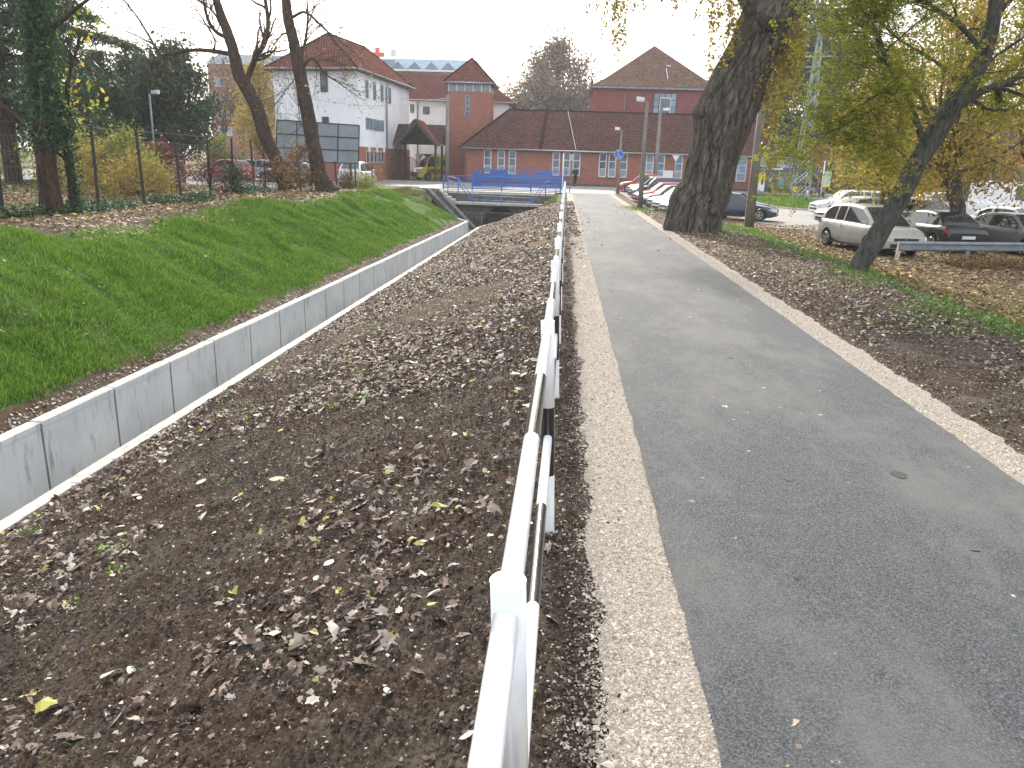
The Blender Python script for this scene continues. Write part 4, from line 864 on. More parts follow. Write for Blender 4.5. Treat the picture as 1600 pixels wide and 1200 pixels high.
for px, Y, h, r, lab in ((1255, 92, 19, 4.2, 'tallest dark pine behind the lattice pylon'), (1215, 95, 15, 3.6, 'dark pine seen right of the concrete pole'), (1300, 90, 15, 4.5, 'dark pine behind the leaning tree leaves'), (1195, 104, 12, 3.5, 'small dark pine beyond the roof end'), (1360, 100, 15, 5, 'dark pine behind the golden tree crown')):
    p = at(px, 262, Y); clumptree('pine_tree', lab, (p.x, Y, -.1), h, r, .3, PN, 9000, .2, 60, BK2, CR, .3, .9)
p = at(1335, 262, 82); clumptree('bushy_tree', 'pale green bushy tree beside the bus shelter end', (p.x, 82, -.1), 5.5, 3.0, .15, LF_TG, 5000, .13, 50, BK2, None, .1, .7)
# golden trees over the car park
GG = 'golden autumn trees over the car park'
def golden(lab, px, Y, h, rad, ctrl, nl=17000, lo=.26, lean=0):
    base = at(ctrl[0][0], ctrl[0][1], Y); t = thing('golden_tree', lab, 'tree', base, 0, GG)
    trunkmesh('trunk', [(at(x, y, Y), w_*Y/FP) for x, y, w_ in ctrl], BK1, t, 22, 8, .015, 2); b = B(); cl = []; top_ = at(ctrl[-1][0], ctrl[-1][1], Y)
    for i in range(70):
        a = random.uniform(0, 6.28); u = random.random(); rr = rad*math.sqrt(random.random())*(.55+.45*math.sin(math.pi*min(1, u+.15))); c = V3(base.x+lean+rr*math.cos(a), base.y+rr*math.sin(a)*.8, base.z+h*(lo+(1-lo)*u)); cl.append(c)
        q = base.lerp(top_, min(.98, random.uniform(.45, .95))); b.tube([q, q.lerp(c, .5)+rv(.5), c, c+V3(0, 0, -.5)+rv(.2)], [.06, .035, .02, .008], BK1, 4, caps=False)
    b.build('branches', t); P = np.array([tuple(c) for c in cl]); C = P[RS.randint(0, 70, nl)]+rnd(nl, .75)*RS.rand(nl, 1)**.4; C[:, 2] -= .3*RS.rand(nl)
    leaves('crown', C, .07, LF_O, t)
golden('golden tree with a dark crooked trunk standing behind the steel guardrail', 1490, 31, 8.5, 4.0, [(1486, 382, 14), (1491, 368, 11), (1496, 345, 10.5), (1497, 325, 10), (1491, 305, 10), (1489, 280, 9.5), (1482, 250, 9), (1470, 215, 7), (1462, 170, 5)], 22000, .27, -.6)
golden('golden brown tree at the right edge, its dark limb reaching over the cars', 1625, 33, 10, 4.2, [(1640, 390, 14), (1636, 350, 11), (1625, 300, 11), (1612, 250, 10), (1600, 190, 8)], 22000, .26)
golden('golden tree crown farther back above the white car', 1392, 41, 7.0, 2.9, [(1380, 345, 8), (1381, 320, 7), (1384, 290, 7), (1380, 240, 6)], 15000, .28)
# low brambles below the guardrail
P = np.array([(x, y, hz(x, y)+abs(random.gauss(0, .16))) for x, y in [(random.uniform(12.3, 18), random.gauss(25.3, .55)) for _ in range(3600)]])
tag(leaves('bramble_patch', P, .05, LF_B, None, up=.2), 'dark dry bramble patch under the steel guardrail', 'ground cover', kind='stuff')
# ------------------------------------------------------------------ grass
def blades(name, X, Y, h, w_, mat, label, lean=.5, ty=None):
    n = len(X); Z = height(X, Y); a = RS.rand(n)*6.283; c = np.stack([np.cos(a), np.sin(a), 0*a], 1); hh = (h*(.5+RS.rand(n)))[:, None]; P = np.stack([X, Y, Z-.005], 1); wv = (w_*(.7+.6*RS.rand(n)))[:, None]
    tip = P+np.array([0, 0, 1.])*hh+rnd(n, 1.)*hh*lean*np.array([1, 1, .1]); V = np.stack([P-c*wv, P+c*wv, tip], 1).reshape(-1, 3)
    tag(npmesh(name, V, np.arange(n*3).reshape(n, 3), [mat], False), label, 'grass', kind='stuff')
GRM = leafmat('grass_blades', [(0, (.055, .13, .012)), (.5, (.115, .245, .02)), (.85, (.2, .34, .036)), (1, (.34, .33, .12))], .45, .35)
GRO = leafmat('old_grass_blades', [(0, (.07, .1, .02)), (.5, (.14, .17, .035)), (1, (.3, .25, .12))], .6, .3)
n = 420000; Y = 5+39.5*RS.rand(n)**1.25; s = RS.rand(n)*6.0; X = Xw(Y)-.25-s
k = (s > .10+.22*RS.rand(n)+.25*fbm(X*1.3, Y*1.3, 2, 61)) & (s < 3.9+1.1*fbm(X*.3, Y*.3, 2, 4)*2+.9*RS.rand(n)**2) & (fbm(X*.9, Y*.7, 3, 55) > -.62+.5*ss(Y, 33, 41)*(s < 3.5)+.25*RS.rand(n))
X, Y = X[k], Y[k]; cl = vn(X*2.5, Y*2.5, 90); 
blades('grass_bank', X, Y, .075*(1+.9*cl+.9*fbm(X*.6, Y*.6, 2, 31)), .0035+.00035*Y, GRM, 'lush green grass covering the bank above the concrete channel wall')
n = 60000; Y = 6+36*RS.rand(n)**1.1; a = 6.4-2.2*ss(Y, 30, 40); X = a+.45+RS.normal(0, .75, n)+.3*fbm(Y*.5, Y*0, 2, 8)
k = fbm(X*1.1, Y*.8, 3, 15) > -.12+.2*RS.rand(n); blades('grass_verge', X[k], Y[k], .055, .0035+.0003*Y[k], GRM, 'strip of short green grass between the bare soil and the car park', .7)
n = 42000; Y = 45.2+9.3*RS.rand(n); X = np.where(RS.rand(n) < .62, -10.8+5*RS.rand(n), -3.6+3.2*RS.rand(n)); k = fbm(X, Y, 2, 5) > -.3; blades('old_grass', X[k], Y[k], .12, .016, GRO, 'olive old grass on the slopes beside the culvert', .6)
n = 30000; X = -28+14*RS.rand(n); Y = 15+27*RS.rand(n); k = fbm(X*.2, Y*.25, 3, 8) > .02; blades('park_grass', X[k], Y[k], .06, .012, GRO, 'thin patchy grass under the trees behind the fence', .7)
# ------------------------------------------------------------------ fallen leaves, stones and clods
LIT = leafmat('fallen_leaf', [(0, (.05, .034, .027)), (.22, (.12, .08, .062)), (.42, (.21, .145, .115)), (.65, (.3, .23, .19)), (.84, (.4, .35, .3)), (.95, (.6, .57, .5)), (.975, (.5, .42, .1)), (1, (.25, .3, .06))], .6, .1)
LIY = leafmat('fallen_leaf_warm', [(0, (.07, .04, .022)), (.3, (.17, .1, .05)), (.55, (.3, .19, .09)), (.8, (.42, .31, .16)), (.93, (.55, .42, .1)), (1, (.55, .5, .4))], .6, .1)
def litter(name, X, Y, size, mat, label, k=6, curl=.25, lobes=0, tilt=.35):
    n = len(X); Z = height(X, Y); e = .05; nx = -(height(X+e, Y)-Z)/e; ny = -(height(X, Y+e)-Z)/e; nx = np.clip(nx, -1, 1); ny = np.clip(ny, -1, 1)
    N_ = np.stack([nx, ny, nx*0+1], 1)+rnd(n, tilt)*np.array([1, 1, .3]); N_[:, 2] = np.abs(N_[:, 2])+.1; N_ /= np.linalg.norm(N_, axis=1)[:, None]
    u = np.cross(N_, rnd(n)); u /= np.linalg.norm(u, axis=1)[:, None]; v = np.cross(N_, u); s = (size*np.clip(RS.lognormal(0, .38, n), .4, 2.2))[:, None]; asp = (.45+.4*RS.rand(n))[:, None]
    det = (.055*np.abs(fbm(X*3.1, Y*3.1, 3, 21))+.035*np.abs(fbm(X*9, Y*9, 3, 33))-.012)*np.clip((X-Xk(Y))/.4, 0, 1)*np.clip((.3-X)/.3, 0, 1)*(Y < 32)
    C = np.stack([X, Y, Z+np.maximum(det, -.01)+.006+.3*size*RS.rand(n)], 1); cu = (curl*RS.normal(.4, .6, n))[:, None]; V = np.empty((n, k, 3)); ph = RS.rand(n, 1)*6.28
    for j in range(k):
        a = 2*math.pi*j/k; r = 1.0
        if lobes: r = ((1.0 if j % 2 == 0 else .74)*(1+.12*np.sin(a*2+ph)+.14*RS.normal(0, 1, (n, 1))))*(1.25 if j == 0 else 1)
        elif j not in (0, k//2): r = .85
        V[:, j] = C+(u*math.cos(a)*r+v*asp*math.sin(a)*r)*s+N_*(cu*(math.sin(a)**2)*s*.8)
    tag(npmesh(name, V.reshape(-1, 3), np.arange(n*k).reshape(n, k), [mat], False), label, 'leaf litter', kind='stuff')
def bankxy(n, y0, y1, pw=1.0, left=0, right=.05):
    Y = y0+(y1-y0)*RS.rand(n)**pw; t = RS.rand(n); X = Xk(Y)+.03+(right-Xk(Y)-.03)*t; return X, Y
X, Y = bankxy(9000, .8, 9.5); d = fbm(X*.8, Y*.8, 3, 14)+.35*(-X/5)-.12; k = d > -.12+.3*RS.rand(len(X)); litter('fallen_leaves', X[k], Y[k], .031, LIT, 'pale and brown fallen oak and poplar leaves on the near dark soil bank', 12, .5, 1, .5)
X, Y = bankxy(15000, .8, 10); litter('leaf_crumbs', X, Y, .010, LIT, 'small leaf crumbs and stalks scattered on the near soil bank', 4, .4, 0, .6)
X, Y = bankxy(22000, 9, 22); litter('leaf_crumbs', X, Y, .015, LIT, 'small leaf crumbs scattered on the middle of the soil bank', 4, .4, 0, .6)
X, Y = bankxy(34000, 8, 22, .9); d = fbm(X*.5, Y*.4, 3, 14)+.3*(-X/5)-.05+.02*(Y-14); k = d > -.22+.3*RS.rand(len(X)); litter('fallen_leaves', X[k], Y[k], .03, LIT, 'fallen leaves on the middle of the soil bank beside the channel', 6, .5, 0, .55)
X, Y = bankxy(38000, 16, 45, 1, 0, .6); k = (fbm(X*.6, Y*.4, 3, 44) > -.28) & ((X < .05+.1*RS.rand(len(X))) | (RS.rand(len(X)) < ss(Y+3*fbm(X*2, Y, 2, 3), 16, 30))) & (RS.rand(len(X)) < ss(Y, 14.5, 21)); litter('fallen_leaves', X[k], Y[k], .04, LIT, 'dense pale fallen leaves covering the far end of the bank', 6, .5, 0, .5)
n = 24000; Y = 5+38*RS.rand(n)**.9; X = 3.75+(2.9+.0*Y)*RS.rand(n)**.9; k = fbm(X*.7, Y*.5, 3, 19) > -.1-.3*ss(Y, 12, 20); litter('fallen_leaves', X[k], Y[k], .026, LIT, 'fallen leaves on the soil strip right of the path', 6, .5, 0, .45)
n = 16000; Y = 4.5+16*RS.rand(n)**1.2; X = 3.78+3.2*RS.rand(n); litter('leaf_crumbs', X, Y, .012, LIT, 'small leaf crumbs on the soil strip right of the path', 4, .4, 0, .5)
n = 9000; Y = 16+28*RS.rand(n); s_ = 3.6+3.2*RS.rand(n); litter('fallen_leaves', Xw(Y)-s_, Y, .04, LIY, 'brown fallen leaves along the crest of the grass bank', 6, .5, 0, .4)
n = 34000; Y = 8+34*RS.rand(n); X = 7.0-2.0*ss(Y, 30, 40)+9.5*RS.rand(n)**1.15; k = fbm(X*.4, Y*.4, 3, 23) > -.48; litter('fallen_leaves', X[k], Y[k], .042, LIY, 'golden brown fallen leaves on the slope below the car park guardrail', 6, .5, 0, .45)
n = 24000; Y = 24+15*RS.rand(n)**1.2; X = 9.5+14*RS.rand(n)**1.1; litter('fallen_leaves', X, Y, .045, LIY, 'brown fallen leaves blown over the near part of the car park', 6, .5, 0, .3)
n = 30000; X = 7.6+8*RS.rand(n); Y = 8+16*RS.rand(n); k = fbm(X*.35, Y*.35, 3, 66) > -.05+.2*RS.rand(n); blades('lot_edge_grass', X[k], Y[k], .06, .011, GRO, 'thin yellowish grass showing between the golden leaves', .7)
n = 170; X, Y = bankxy(n, 1.2, 9, .9); litter('pale_leaves', X, Y, .036, leafmat('pale_leaf', [(0, (.5, .47, .4)), (.7, (.66, .64, .57)), (.9, (.62, .56, .2)), (1, (.3, .36, .08))], .6, .1), 'larger pale poplar leaves lying on the near soil bank', 10, .35, 0, .35)
n = 16000; Y = 10+30*RS.rand(n); X = -12.4-13*RS.rand(n)**1.3; litter('fallen_leaves', X, Y, .05, LIY, 'brown fallen leaves on the ground around the wire fence', 6, .5, 0, .45)
n = 900; Y = 2+40*RS.rand(n); X = .7+2.6*RS.rand(n); litter('fallen_leaves', X, Y, .02, LIT, 'a few small leaves blown onto the asphalt path', 6, .3, 0, .1)
n = 1500; Y = 20+25*RS.rand(n)**.7; X = np.where(RS.rand(n) < .5, .7+.5*RS.rand(n)**2, 3.3-.9*RS.rand(n)**2); litter('fallen_leaves', X, Y, .026, LIT, 'leaves gathered along both edges of the far path', 6, .3, 0, .2)
n = 260; Y = 8+34*RS.rand(n); X = Xw(Y)-.5-4*RS.rand(n); litter('fallen_leaves', X, Y, .04, LIY, 'scattered yellow leaves lying on the green grass bank', 6, .3, 0, .5)
n = 2600; Y = 6+38*RS.rand(n)**1.1; X = Xw(Y)-.17-.22*RS.rand(n); litter('fallen_leaves', X, Y, .022, LIT, 'dark leaf rim on the soil behind the top of the retaining wall', 6, .5, 0, .4)
OCT = np.array([(1, 0, 0), (0, 1, 0), (-1, 0, 0), (0, -1, 0), (0, 0, 1), (0, 0, -1)], float); OF = np.array([(0, 1, 4), (1, 2, 4), (2, 3, 4), (3, 0, 4), (1, 0, 5), (2, 1, 5), (3, 2, 5), (0, 3, 5)])
def stones(name, X, Y, size, mat, label, dz=0, flat=.6, cat='gravel', smooth=False):
    n = len(X); Z = height(X, Y)+dz; sc_ = (size*np.clip(RS.lognormal(0, .4, n), .3, 2.6))[:, None, None]; a = RS.rand(n)*6.283; c, s = np.cos(a), np.sin(a)
    V = OCT[None]*(1+.45*RS.uniform(-1, 1, (n, 6, 3)))+.25*RS.uniform(-1, 1, (n, 6, 3)); V = V*np.array([1, .8, flat]); V = np.stack([V[..., 0]*c[:, None]-V[..., 1]*s[:, None], V[..., 0]*s[:, None]+V[..., 1]*c[:, None], V[..., 2]], -1)*sc_+np.stack([X, Y, Z], 1)[:, None, :]
    F = (OF[None]+np.arange(n)[:, None, None]*6).reshape(-1, 3); tag(npmesh(name, V.reshape(-1, 3), F, [mat], smooth), label, cat, kind='stuff')
STN = leafmat('gravel_stone', [(0, (.27, .22, .175)), (.4, (.42, .365, .295)), (.75, (.54, .485, .4)), (1, (.7, .67, .6))], .85, 0)
CLD = leafmat('soil_clod', [(0, (.04, .03, .023)), (.6, (.085, .066, .05)), (1, (.15, .12, .095))], .95, 0)
n = 76000; Y = 1.6+26*RS.rand(n)**2.1; X = .47+RS.normal(0, .16, n); X = X+.14*fbm(X*0, Y*1.2, 3, 5); k = (X < .71) & (X > .02); stones('gravel_stones', X[k], Y[k], .0058, STN, 'pale crushed stones along the left edge of the path', .006)
n = 26000; Y = 4.5+22*RS.rand(n)**1.6; X = 3.51+RS.normal(0, .11, n)+.06*fbm(Y*0, Y*1.3, 3, 6); k = X > 3.33; stones('gravel_stones', X[k], Y[k], .0065, STN, 'pale crushed stones along the right edge of the path', .006)
n = 60000; Y = .8+11*RS.rand(n)**1.2; X = Xk(Y)+.1+(.12-Xk(Y))*RS.rand(n)**.75; det = .055*np.abs(fbm(X*3.1, Y*3.1, 3, 21))+.035*np.abs(fbm(X*9, Y*9, 3, 33))-.02
stones('soil_clods', X, Y, .0085, CLD, 'dark crumbly soil clods on the bank next to the railing', 0.02, .8, 'soil clods')
n = 6500; Y = 1.2+16*RS.rand(n); X = .14+RS.normal(0, .11, n); stones('soil_clods', X, Y, .008, CLD, 'larger dark soil clods heaped around the railing posts', .0, .8, 'soil clods')
n = 16000; Y = 4.5+13*RS.rand(n)**1.2; X = 3.75+3.3*RS.rand(n); stones('soil_clods', X, Y, .011, CLD, 'small dark soil clods on the strip right of the path', 0.0, .8, 'soil clods')
n = 1600; Y = .8+9*RS.rand(n); X = Xk(Y)+.1+(.2-Xk(Y))*RS.rand(n)**.6; stones('pebbles', X, Y, .008, STN, 'stray pale pebbles on the dark soil bank', .03, .6, 'pebbles')
# small green weeds on the bank
P = []
for _ in range(15):
    y = random.uniform(1.6, 16); x = random.uniform(-4.8, -.5)
    for k in range(random.randint(12, 45)): P.append((x+random.gauss(0, .05), y+random.gauss(0, .05), hz(x, y)+.03+abs(random.gauss(0, .012))))
for _ in range(2600):
    y = random.uniform(9, 20); x = -3.7+random.gauss(0, .9)
    if fbm(x*1.2, y*.8, 3, 91) > .12 and x > Xk(y)+.1: P.append((x, y, hz(x, y)+.03+random.random()*.03))
tag(leaves('weed_seedlings', np.array(P), .014, GRM, None, up=.4), 'small green weed seedlings sprouting on the soil bank', 'weeds', kind='stuff')
# ------------------------------------------------------------------ vehicles
TYR = M('tyre_rubber', (.02, .02, .021), (.03, .03, .03), 8, .85); RIM = M('alloy_rim', (.5, .51, .52), (.38, .39, .4), 5, .3, .8)
CGL = glassmat('car_glass', (.018, .024, .028), .03); PLS = M('black_trim', (.02, .02, .022), (.03, .03, .03), 5, .5)
HLM = M('headlight_lens', (.75, .78, .8), (.5, .53, .55), 20, .1, .3, coat=1); TLM = paint('taillight_red', (.45, .01, .012), .2); PLT = M('plate_white', (.75, .76, .76), None, 3, .5); CHR = M('chrome', (.6, .6, .62), None, 4, .15, 1)
KIND = dict(  # L, W, H, belt, hood z, cowl x, roof front x, roof rear x, rear glass foot x, tail z, bumper z
    hatch=(4.0, 1.72, 1.47, .93, .86, .27, .43, .86, .97, .93, .70), sedan=(4.6, 1.76, 1.43, .92, .84, .29, .44, .74, .88, .98, .66), wagon=(4.6, 1.78, 1.52, .94, .85, .26, .41, .88, .98, .95, .68),
    suv=(4.45, 1.84, 1.66, 1.05, 1.0, .27, .41, .87, .98, 1.05, .8), mpv=(4.6, 1.8, 1.58, .98, .88, .20, .40, .86, .985, .98, .70), van=(5.6, 1.98, 2.45, 1.25, 1.15, .15, .27, .985, .998, 1.25, .8))
def car(label, color, kind, px, py, zg, head, group, stretch=1.0, name='parked_car', extra=None):
    L, W, H_, belt, hood, xc, xr0, xr1, xg, tailz, bz = KIND[kind]; g = gp(px, py, zg)
    g.z = hz(g.x, g.y)+.01 if g.y < 80 else .02
    t = thing(name, label, 'van' if kind == 'van' else 'car', g, math.radians(head), group)
    PT = paint('car_paint_'+color[0], color[1], .3)
    R = .315 if kind not in ('suv', 'van') else .35; wx = (L/2-.19*L, -L/2+.185*L); AR = R+.065
    xs = sorted(set([round(L/2-L*f, 3) for f in (0, .006, .02, .045, .08, .12, .5, .55, .95, .975, .992, 1)]+[round(w_+AR*math.cos(math.pi*i/10), 3) for w_ in wx for i in range(11)]+[L/2-L*xc, L/2-L*xg]), reverse=True)
    def u(x): return (L/2-x)/L
    def lerp(a, b_, t_): t_ = max(0, min(1, t_)); return a+(b_-a)*t_
    def smooth(t_): t_ = max(0, min(1, t_)); return t_*t_*(3-2*t_)
    def zt(x):
        q = u(x)
        if q < .05: return lerp(bz-.06, bz+.04, (q/.05)**.5)
        if q < xc: return lerp(bz+.04, belt, ((q-.05)/(xc-.05))**.55)
        if kind == 'sedan' and q > xg: return lerp(tailz, tailz-.03, (q-xg)/(1-xg)) - (.22*smooth((q-.975)/.025))
        if q > .97: return lerp(belt, belt-.12, (q-.97)/.03)
        return lerp(belt, tailz if kind == 'sedan' else belt+.03, (q-xc)/(xg-xc))
    def hw(x): q = u(x); return W/2*(1-.20*(1-min(1, q/.10))**2.2-.13*(1-min(1, (1-q)/.07))**2)
    def zb(x):
        z = .20+.10*(1-min(1, u(x)/.06))+.10*(1-min(1, (1-u(x))/.05))
        for w_ in wx:
            d = abs(x-w_)
            if d < AR: z = max(z, R+math.sqrt(max(0, AR*AR-d*d)))
        return z
    body, under, rings = B(), [], []
    for x in xs:
        z0, z1, w_ = zb(x), zt(x), hw(x); z1 = max(z1, z0+.06); d = z1-z0; zs = [z0, z0+min(.05, d*.1), z0+d*.35, z0+d*.62, z0+d*.8, z1-.035, z1, z1+.02]; ws = [w_*.93, w_*.985, w_, w_*.995, w_*.975, w_*.94, w_*.84, 0]
        if z0 > .33: ws[0] = w_*.99
        rings.append([(x, -a, z) for a, z in zip(ws, zs)]+[(x, a, z) for a, z in list(zip(ws, zs))[-2::-1]])
    k = len(rings[0]); vs = [p for r in rings for p in r]; fs = []
    for i in range(len(rings)-1):
        for j in range(k-1): a = i*k+j; fs.append((a, a+1, a+k+1, a+k))
    body.add(vs, fs, PT, True); body.add(vs, [(i*k, (i+1)*k, (i+1)*k+k-1, i*k+k-1) for i in range(len(rings)-1)], PLS)
    body.add(vs, [tuple(range(k)), tuple(range(len(vs)-k, len(vs)))[::-1]], PT)
    # cabin
    def rz(x):
        q = u(x); x0, x1, x2, x3 = xc, xr0, xr1, xg
        if q <= x1: s_ = max(0, (q-x0)/(x1-x0)); return belt+(H_-.03-belt)*(s_**.86)
        if q <= x2: m_ = (q-x1)/(x2-x1); return H_-.03+(.075 if kind in ('mpv', 'hatch') else .04)*math.sin(math.pi*min(1, m_*.95+.05))
        s_ = max(0, (x3-q)/(x3-x2)); return (tailz-.02)+(H_-.03-tailz+.02)*(s_**.6)
    cxs = sorted(set([round(L/2-L*(xc+(xg-xc)*i/46), 4) for i in range(47)]+[L/2-L*xr0, L/2-L*xr1]), reverse=True); cr = []
    wbt, wtt = W/2*.86, W/2*(.68 if kind != 'van' else .82)
    for x in cxs:
        zt_ = rz(x); h = max(.004, zt_-belt); row = []
        for f in (0, .10, .36, .62, .87): z = belt-.02+(h+.02)*f; row.append((lerp(wbt, wtt, (z-belt)/(H_-belt)), z))
        wt_ = lerp(wbt, wtt, h/(H_-belt)); row += [(wt_*.965, zt_-.006), (wt_*.86, zt_+.012), (wt_*.5, zt_+.026), (0, zt_+.03)]
        cr.append([(x, -a, z) for a, z in row]+[(x, a, z) for a, z in row[-2::-1]])
    kk = len(cr[0]); rg = B(); ws = B(); V = [p for r in cr for p in r]; o1, o2, o3, o4 = [], [], [], []
    pil = (xr0+.21, xr0+.225) if kind not in ('van',) else (.36, .40); pil2 = .74 if kind in ('wagon', 'mpv', 'suv') else 9
    for i in range(len(cr)-1):
        q = (u(cxs[i])+u(cxs[i+1]))/2; sl_ = abs(rz(cxs[i])-rz(cxs[i+1]))/max(1e-4, cxs[i]-cxs[i+1]); hh_ = rz((cxs[i]+cxs[i+1])/2)-belt
        for j in range(kk-1):
            f = (i*kk+j, i*kk+j+1, (i+1)*kk+j+1, (i+1)*kk+j); jj = j if j < kk//2 else kk-2-j
            if 1 <= jj <= 3 and hh_ > .11 and q > xc+.05 and q < xg-(.05 if kind != 'sedan' else .06) and not (pil[0] < q < pil[1]+.006) and not (pil2 < q < pil2+.02) and not (kind == 'van' and q > .42): o1.append((f, (j < kk//2, q > pil[0], q > pil2)))
            elif jj >= 6 and q < xr0 and hh_ > .03: o2.append(f)
            elif jj >= 6 and q > xr1+.004 and hh_ > .16 and sl_ > .3: o3.append(f)
            else: o4.append(f)
    ws.add(V, o2, CGL, True); rg.add(V, o3, CGL, True); body.add(V, o4, PT, True)
    if kind == 'van' or kind in ('hatch', 'wagon', 'mpv', 'suv'): body.add(V, [tuple(range(len(V)-kk, len(V)))[::-1]], PT)
    for sy in (-1, 1):                                            # door seams, sill, handles
        for q in (xc+.03, pil[0], .78 if kind != 'van' else .62):
            x = L/2-L*q; 
            if all(abs(x-w_) > AR+.02 for w_ in wx): body.beam((x, sy*(hw(x)*.998), .32), (x, sy*(hw(x)*.975), belt-.05), .012, .012, PLS)
        for q in (pil[0]-.03, .74):
            x = L/2-L*q; body.beam((x-.08, sy*hw(x)*.995, belt-.17), (x+.08, sy*hw(x)*.995, belt-.17), .03, .025, PT)
        body.beam((wx[0]-AR-.02, sy*(W/2-.02), .24), (wx[1]+AR+.02, sy*(W/2-.02), .24), .05, .07, PLS)
    sidew = []
    for key in sorted({k_ for _, k_ in o1}): g_ = B(); g_.add(V, [f for f, k_ in o1 if k_ == key], CGL, True); sidew.append(g_)
    body.build('body', t, world=False)
    for nm, bb_ in [('windscreen', ws), ('rear_window', rg)]+[('side_window', g_) for g_ in sidew]:
        if bb_.f: bb_.build(nm, t, world=False)
    for x in wx:
        for sy in (-1, 1):
            b = B(); y0 = sy*(hw(x)-.20); y1 = sy*(hw(x)-.005); b.tube([(x, y0, R), (x, y0+(y1-y0)*.1, R), (x, y1-(y1-y0)*.12, R), (x, y1, R)], [R*.94, R, R, R*.93], TYR, 22)
            w_ = b.build('wheel', t, world=False); b = B(); b.tube([(x, y1-sy*.02, R), (x, y1+sy*.004, R)], [R*.66, R*.64], PLS, 18)
            for q in range(5):
                a = q*1.2566+.3; b.beam((x, y1+sy*.008, R), (x+math.cos(a)*R*.64, y1+sy*.008, R+math.sin(a)*R*.64), .02, .062, RIM, V3(-math.sin(a), 0, math.cos(a)))
            rp = [(x+math.cos(a)*R*.64, y1+sy*.006, R+math.sin(a)*R*.64) for a in [6.2832*i/18 for i in range(19)]]; b.tube(rp, .018, RIM, 5, caps=False); b.tube([(x, y1, R), (x, y1+sy*.02, R)], .06, RIM, 10); b.build('rim', w_, world=False)
    for sy in (-1, 1):
        xh = L/2-.045*L; b = B(); zz = bz-.0; hwf = hw(L/2-.03*L)
        W2 = W/2*sy; b.add([(L/2+.006, W2*.46, zz-.16), (L/2+.006, W2*.8, zz-.17), (L/2-.03*L, W2*.95, zz-.14), (L/2-.10*L, W2*1.004, zz-.03), (L/2-.075*L, W2*.985, zz+.02), (L/2-.02*L, W2*.87, zz-.0), (L/2+.006, W2*.72, zz-.03), (L/2+.006, W2*.5, zz-.06)], [(0, 1, 6, 7), (1, 2, 5, 6), (2, 3, 4, 5)], HLM); b.build('headlight', t, world=False)
        b = B(); xt = -L/2+.03*L; zz = belt; tall = kind in ('wagon', 'mpv', 'suv', 'hatch', 'van'); b.prism([(xt-.06, sy*hw(xt)*.93, zz-(.22 if tall else .2)), (xt+.10, sy*hw(xt)*1.0, zz-.2), (xt+.09, sy*hw(xt)*.985, zz+(.0 if tall else -.04)), (xt-.05, sy*hw(xt)*.86, zz+(.02 if tall else -.04))], (-.03, sy*.012, 0), TLM); b.build('taillight', t, world=False)
        b = B(); xm = L/2-L*(xc+.055); b.prism([(xm, sy*W*.47, belt+.03), (xm+.02, sy*W*.57, belt+.04), (xm+.02, sy*W*.57, belt+.15), (xm, sy*W*.47, belt+.14)], (-.10, 0, 0), PT if kind != 'van' else PLS); b.build('mirror', t, world=False, bevel=.012)
    b = B(); b.box((L/2-.003, 0, bz-.11), (.03, W*.5, .09), PLS); b.box((L/2-.012, 0, bz-.32), (.03, W*.62, .13), PLS); b.tube([(L/2+.01, 0, bz-.09), (L/2+.025, 0, bz-.09)], .05, CHR, 10); b.build('grille', t, world=False)
    for x, z in ((L/2+.018, bz-.215), (-L/2-.012, belt-.33)): b = B(); b.box((x, 0, z), (.012, .5, .11), PLT); b.build('number_plate', t, world=False)
    if extra: extra(t, L, W, H_, belt, hw)
    return t
CS = {'red': (.5, .012, .02), 'white': (.8, .8, .8), 'silver': (.42, .42, .41), 'champagne': (.40, .385, .35), 'black': (.012, .013, .016), 'navy': (.015, .03, .08), 'grey': (.16, .165, .17), 'dark_red': (.25, .012, .02), 'blue': (.03, .2, .5), 'light_blue': (.3, .4, .5), 'yellow': (.85, .78, .02)}
def C_(n): return (n, CS[n])
G1 = 'cars parked nose in beside the path end'; G2 = 'cars in the right car park'; G3 = 'cars parked behind the wire fence'
row = [('small bright red hatchback, farthest of the row beside the path end', 'red', 'hatch', 4.5, 68.4, 176), ('silver hatchback parked between the red hatchback and the dark blue estate', 'silver', 'hatch', 5.0, 65.2, 190), ('dark blue estate car with pale windscreen in the row beside the path', 'navy', 'suv', 5.1, 62.0, 190),
       ('red hatchback with a white roof glare nearer than the dark blue estate', 'red', 'wagon', 5.2, 58.6, 192), ('black hatchback with clear headlight, parked before the light blue one', 'black', 'hatch', 5.1, 55.2, 192), ('light blue hatchback in the row beside the old tree', 'light_blue', 'hatch', 5.3, 51.8, 193), ('white hatchback half hidden behind the old tree trunk', 'white', 'hatch', 5.3, 48.6, 194), ('silver white small car nearest to the old tree in the row', 'silver', 'hatch', 5.4, 45.6, 194)]
def carxy(label, col, kind, x, y, head, group, **k):
    z = hz(x+2.2, y); o = car(label, C_(col), kind, 800, 400, 0, head, group, **k); o.location = (x, y, hz(x, y)+.015); return o
for lab, col, kd, x, y, hd in row: o = carxy(lab, col, kd, x+2.25, y, hd, G1); o.location.z = hz(x+2.3, y)+.012
carxy('dark blue saloon facing the road, partly hidden by the concrete pole', 'navy', 'sedan', 9.75, 45.2, -20, G2)
carxy('white sport utility car standing broadside on the grey car park', 'white', 'suv', 18.1, 51.3, 184, G2)
carxy('champagne silver estate car facing the camera behind the leaning tree', 'champagne', 'mpv', 11.35, 29.6, -80, G2)
carxy('black saloon seen from behind between the silver estate and the crooked trunk', 'black', 'sedan', 14.5, 31.6, 97, G2)
carxy('large grey saloon facing the camera behind the steel guardrail', 'grey', 'sedan', 17.35, 30.9, -76, G2)
